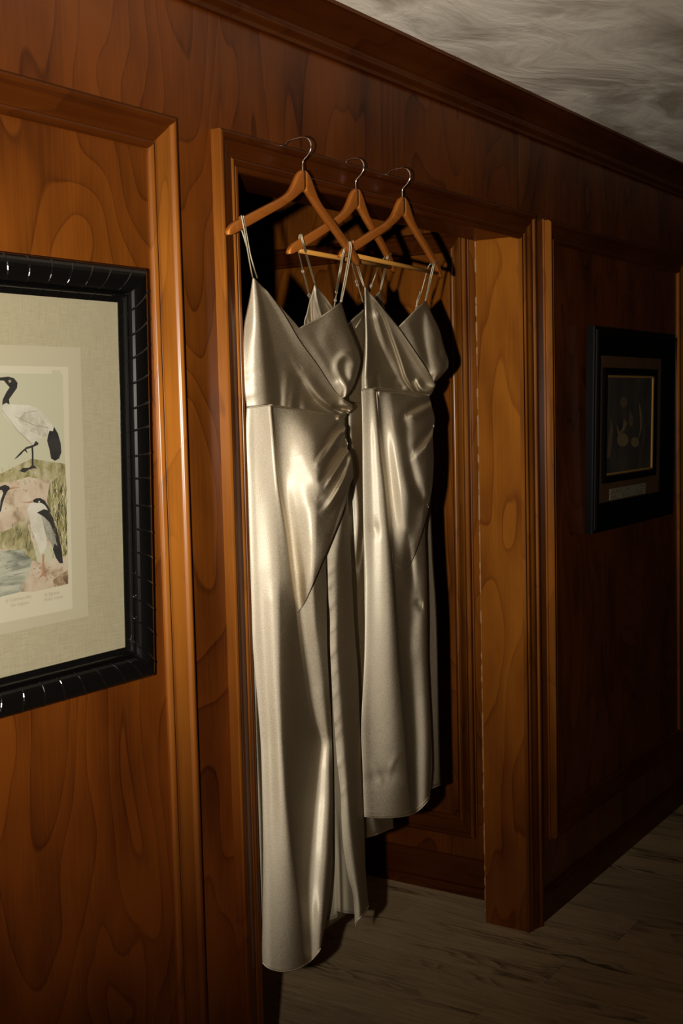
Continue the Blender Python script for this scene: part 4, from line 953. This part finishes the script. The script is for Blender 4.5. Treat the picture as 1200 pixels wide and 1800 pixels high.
def d_back3(P): return 0.006 + 0.016*np.sin(np.pi*np.clip((P[:, 0]-640)/130, 0, 1))
bk3, Vb3 = panel('back_panel', ([(640, 590), (690, 600), (740, 600), (772, 600)], [(648, 1420), (700, 1415), (757, 1387), (774, 1379)],
      [(640, 590), (637, 690), (638, 840), (640, 1000), (642, 1155), (648, 1420)], [(772, 600), (752, 690), (757, 800), (757, 878), (761, 980), (768, 1090), (772, 1290), (774, 1379)]), 40, 120, d_back3, M_satin, g3)
seam_tube('hem', Vb3[-1], 0.0014, g3)
S3 = -0.036
cord('strap', [(622, 436), (626, 456), (633, 480), (640, 504)], [S3, S3-.006, -0.036, -0.038], g3)
cord('strap', [(619.5, 438), (624, 458), (631, 482), (639, 504)], [S3, S3-.006, -0.036, -0.038], g3)
cord('strap', [(616, 438), (618, 462), (625, 488), (632, 512), (638, 532)], [S3+.006, S3+.012, -0.010, -0.004, 0.0], g3)
slider([(626, 495), (628, 501)], [-0.010, -0.008], g3)
cord('strap', [(765.5, 459), (763, 466), (757, 492), (748, 528)], [S3-.010, S3-.012, -0.042, -0.042], g3)
cord('strap', [(763.5, 459), (760.5, 466), (754.5, 492), (747, 529)], [S3-.010, S3-.012, -0.042, -0.042], g3)
cord('strap', [(764, 459), (753, 468), (746, 492), (740, 514), (735, 528), (729, 546)], [S3-.004, S3+.012, -0.008, 0.0, 0.002, 0.006], g3)
cord('strap', [(738, 514), (733, 527), (732, 540)], [0.0, 0.002, 0.004], g3)
slider([(738.5, 515), (732, 538)], [0.0, 0.004], g3)

# ------------------------------------------------------------------ gown 2: behind the other two
g2 = empty('satin_gown', (2.36, 0.03, 0.52), 'satin gown mostly hidden behind the two gowns in front', 'gown', 'satin gowns hanging in the doorway')
L2 = [(553, 499), (546, 522), (539, 550), (534, 574), (538, 640), (545, 700)]
def base2(P):
    t = np.clip((P[:, 0]-540)/165, 0, 1); y = P[:, 1]; top = sstep(y, 485, 600)
    return (0.070-0.034*np.sin(np.pi*t)**0.7)*top + 0.030*(1-top)
F2 = [([(553, 500), (558, 530), (566, 560)], [0.002, 0.006, 0.006], 5, 3), ([(556, 505), (570, 530), (584, 560)], [0.0, -0.005, -0.006], 4, 4), ([(553, 500), (546, 530), (548, 570)], [0.0, -0.006, -0.006], 3, 3), ([(560, 508), (580, 535), (600, 565)], [0.003, 0.004, 0.002], 5, 3)]
def d_b2(P): return base2(P)-folds(P, F2)
panel('bodice_wrap', ([(553, 499), (570, 520), (590, 545), (612, 574)], [(545, 700), (575, 704), (605, 706), (650, 708)], L2, [(612, 574), (632, 620), (650, 660), (650, 708)]), 50, 60, d_b2, M_bias, g2)
panel('bodice_cup', ([(604, 578), (620, 560), (638, 544), (660, 519), (668, 510)], [(630, 700), (650, 702), (670, 702), (690, 690)], [(604, 578), (612, 620), (630, 700)], [(668, 510), (675, 540), (690, 600), (696, 640), (690, 690)]),
      40, 40, lambda P: base2(P)+0.004, M_bias, g2)
link('care_label', tube_mesh('care_label', on_y([(625, 576), (630, 568), (638, 556)], [0.036, 0.036, 0.036]), 0.0022, 6, 0.4), M_lining, g2)
F2s = [([(614, 760), (622, 820), (630, 900), (630, 1000)], [0.004, 0.010, 0.010, 0.006], 9, 12), ([(604, 720), (607, 800), (606, 900)], [-0.008, -0.008, -0.004], 8, 6), ([(640, 900), (634, 960), (628, 1000)], [-0.004, -0.008, -0.002], 5, 5),
       ([(660, 1440), (665, 1460)], [0.006, 0.006], 10, 10)]
def d_s2(P): return base2(P)+0.004-folds(P, F2s)
sk2, V2 = panel('skirt_panel', ([(545, 700), (575, 704), (605, 706), (650, 704), (690, 692)], [(604, 1466), (626, 1472), (649, 1470.5), (673, 1462), (691, 1454)],
      [(545, 700), (548, 850), (560, 1100), (580, 1300), (604, 1466)], [(690, 692), (694, 850), (692, 1100), (690, 1300), (691, 1454)]), 60, 150, d_s2, M_satin, g2)
seam_tube('hem', V2[-1], 0.0017, g2, None, 0.0006)
panel('back_panel', ([(541, 560), (600, 590), (650, 590), (690, 600)], [(606, 1450), (626, 1455), (660, 1450), (690, 1440)], [(541, 560), (546, 700), (550, 850), (562, 1100), (606, 1450)], [(690, 600), (690, 692), (694, 850), (692, 1100), (690, 1440)]),
      20, 60, lambda P: 0.078+0.008*np.sin(np.pi*np.clip((P[:, 0]-540)/165, 0, 1)), M_satin, g2)
S2 = -0.013
cord('strap', [(527.5, 411), (533, 432), (542, 464), (553, 500)], [S2-.010, S2-.010, 0.010, 0.029], g2)
cord('strap', [(529.5, 411), (535, 432), (544, 464), (554, 500)], [S2-.010, S2-.010, 0.010, 0.029], g2)
cord('strap', [(526, 412), (524, 438), (529, 462), (532, 476)], [S2+.002, S2+.012, 0.020, 0.030], g2)
cord('strap', [(532, 476), (537, 494), (543, 518), (546, 532)], [0.030, 0.040, 0.056, 0.066], g2, 0.0024)
slider([(532, 477), (543, 519)], [0.028, 0.042], g2)
cord('strap', [(683, 447), (681, 455), (675, 484), (668.5, 511)], [S2-.006, S2-.010, 0.012, 0.029], g2)
cord('strap', [(681, 447), (679, 455), (673, 484), (667.5, 511)], [S2-.006, S2-.010, 0.012, 0.029], g2)
cord('strap', [(682, 447), (667, 462), (660, 482), (652, 503), (648, 516)], [S2, S2+.012, 0.026, 0.036, 0.042], g2)
slider([(652, 502), (650.5, 506)], [0.034, 0.036], g2)
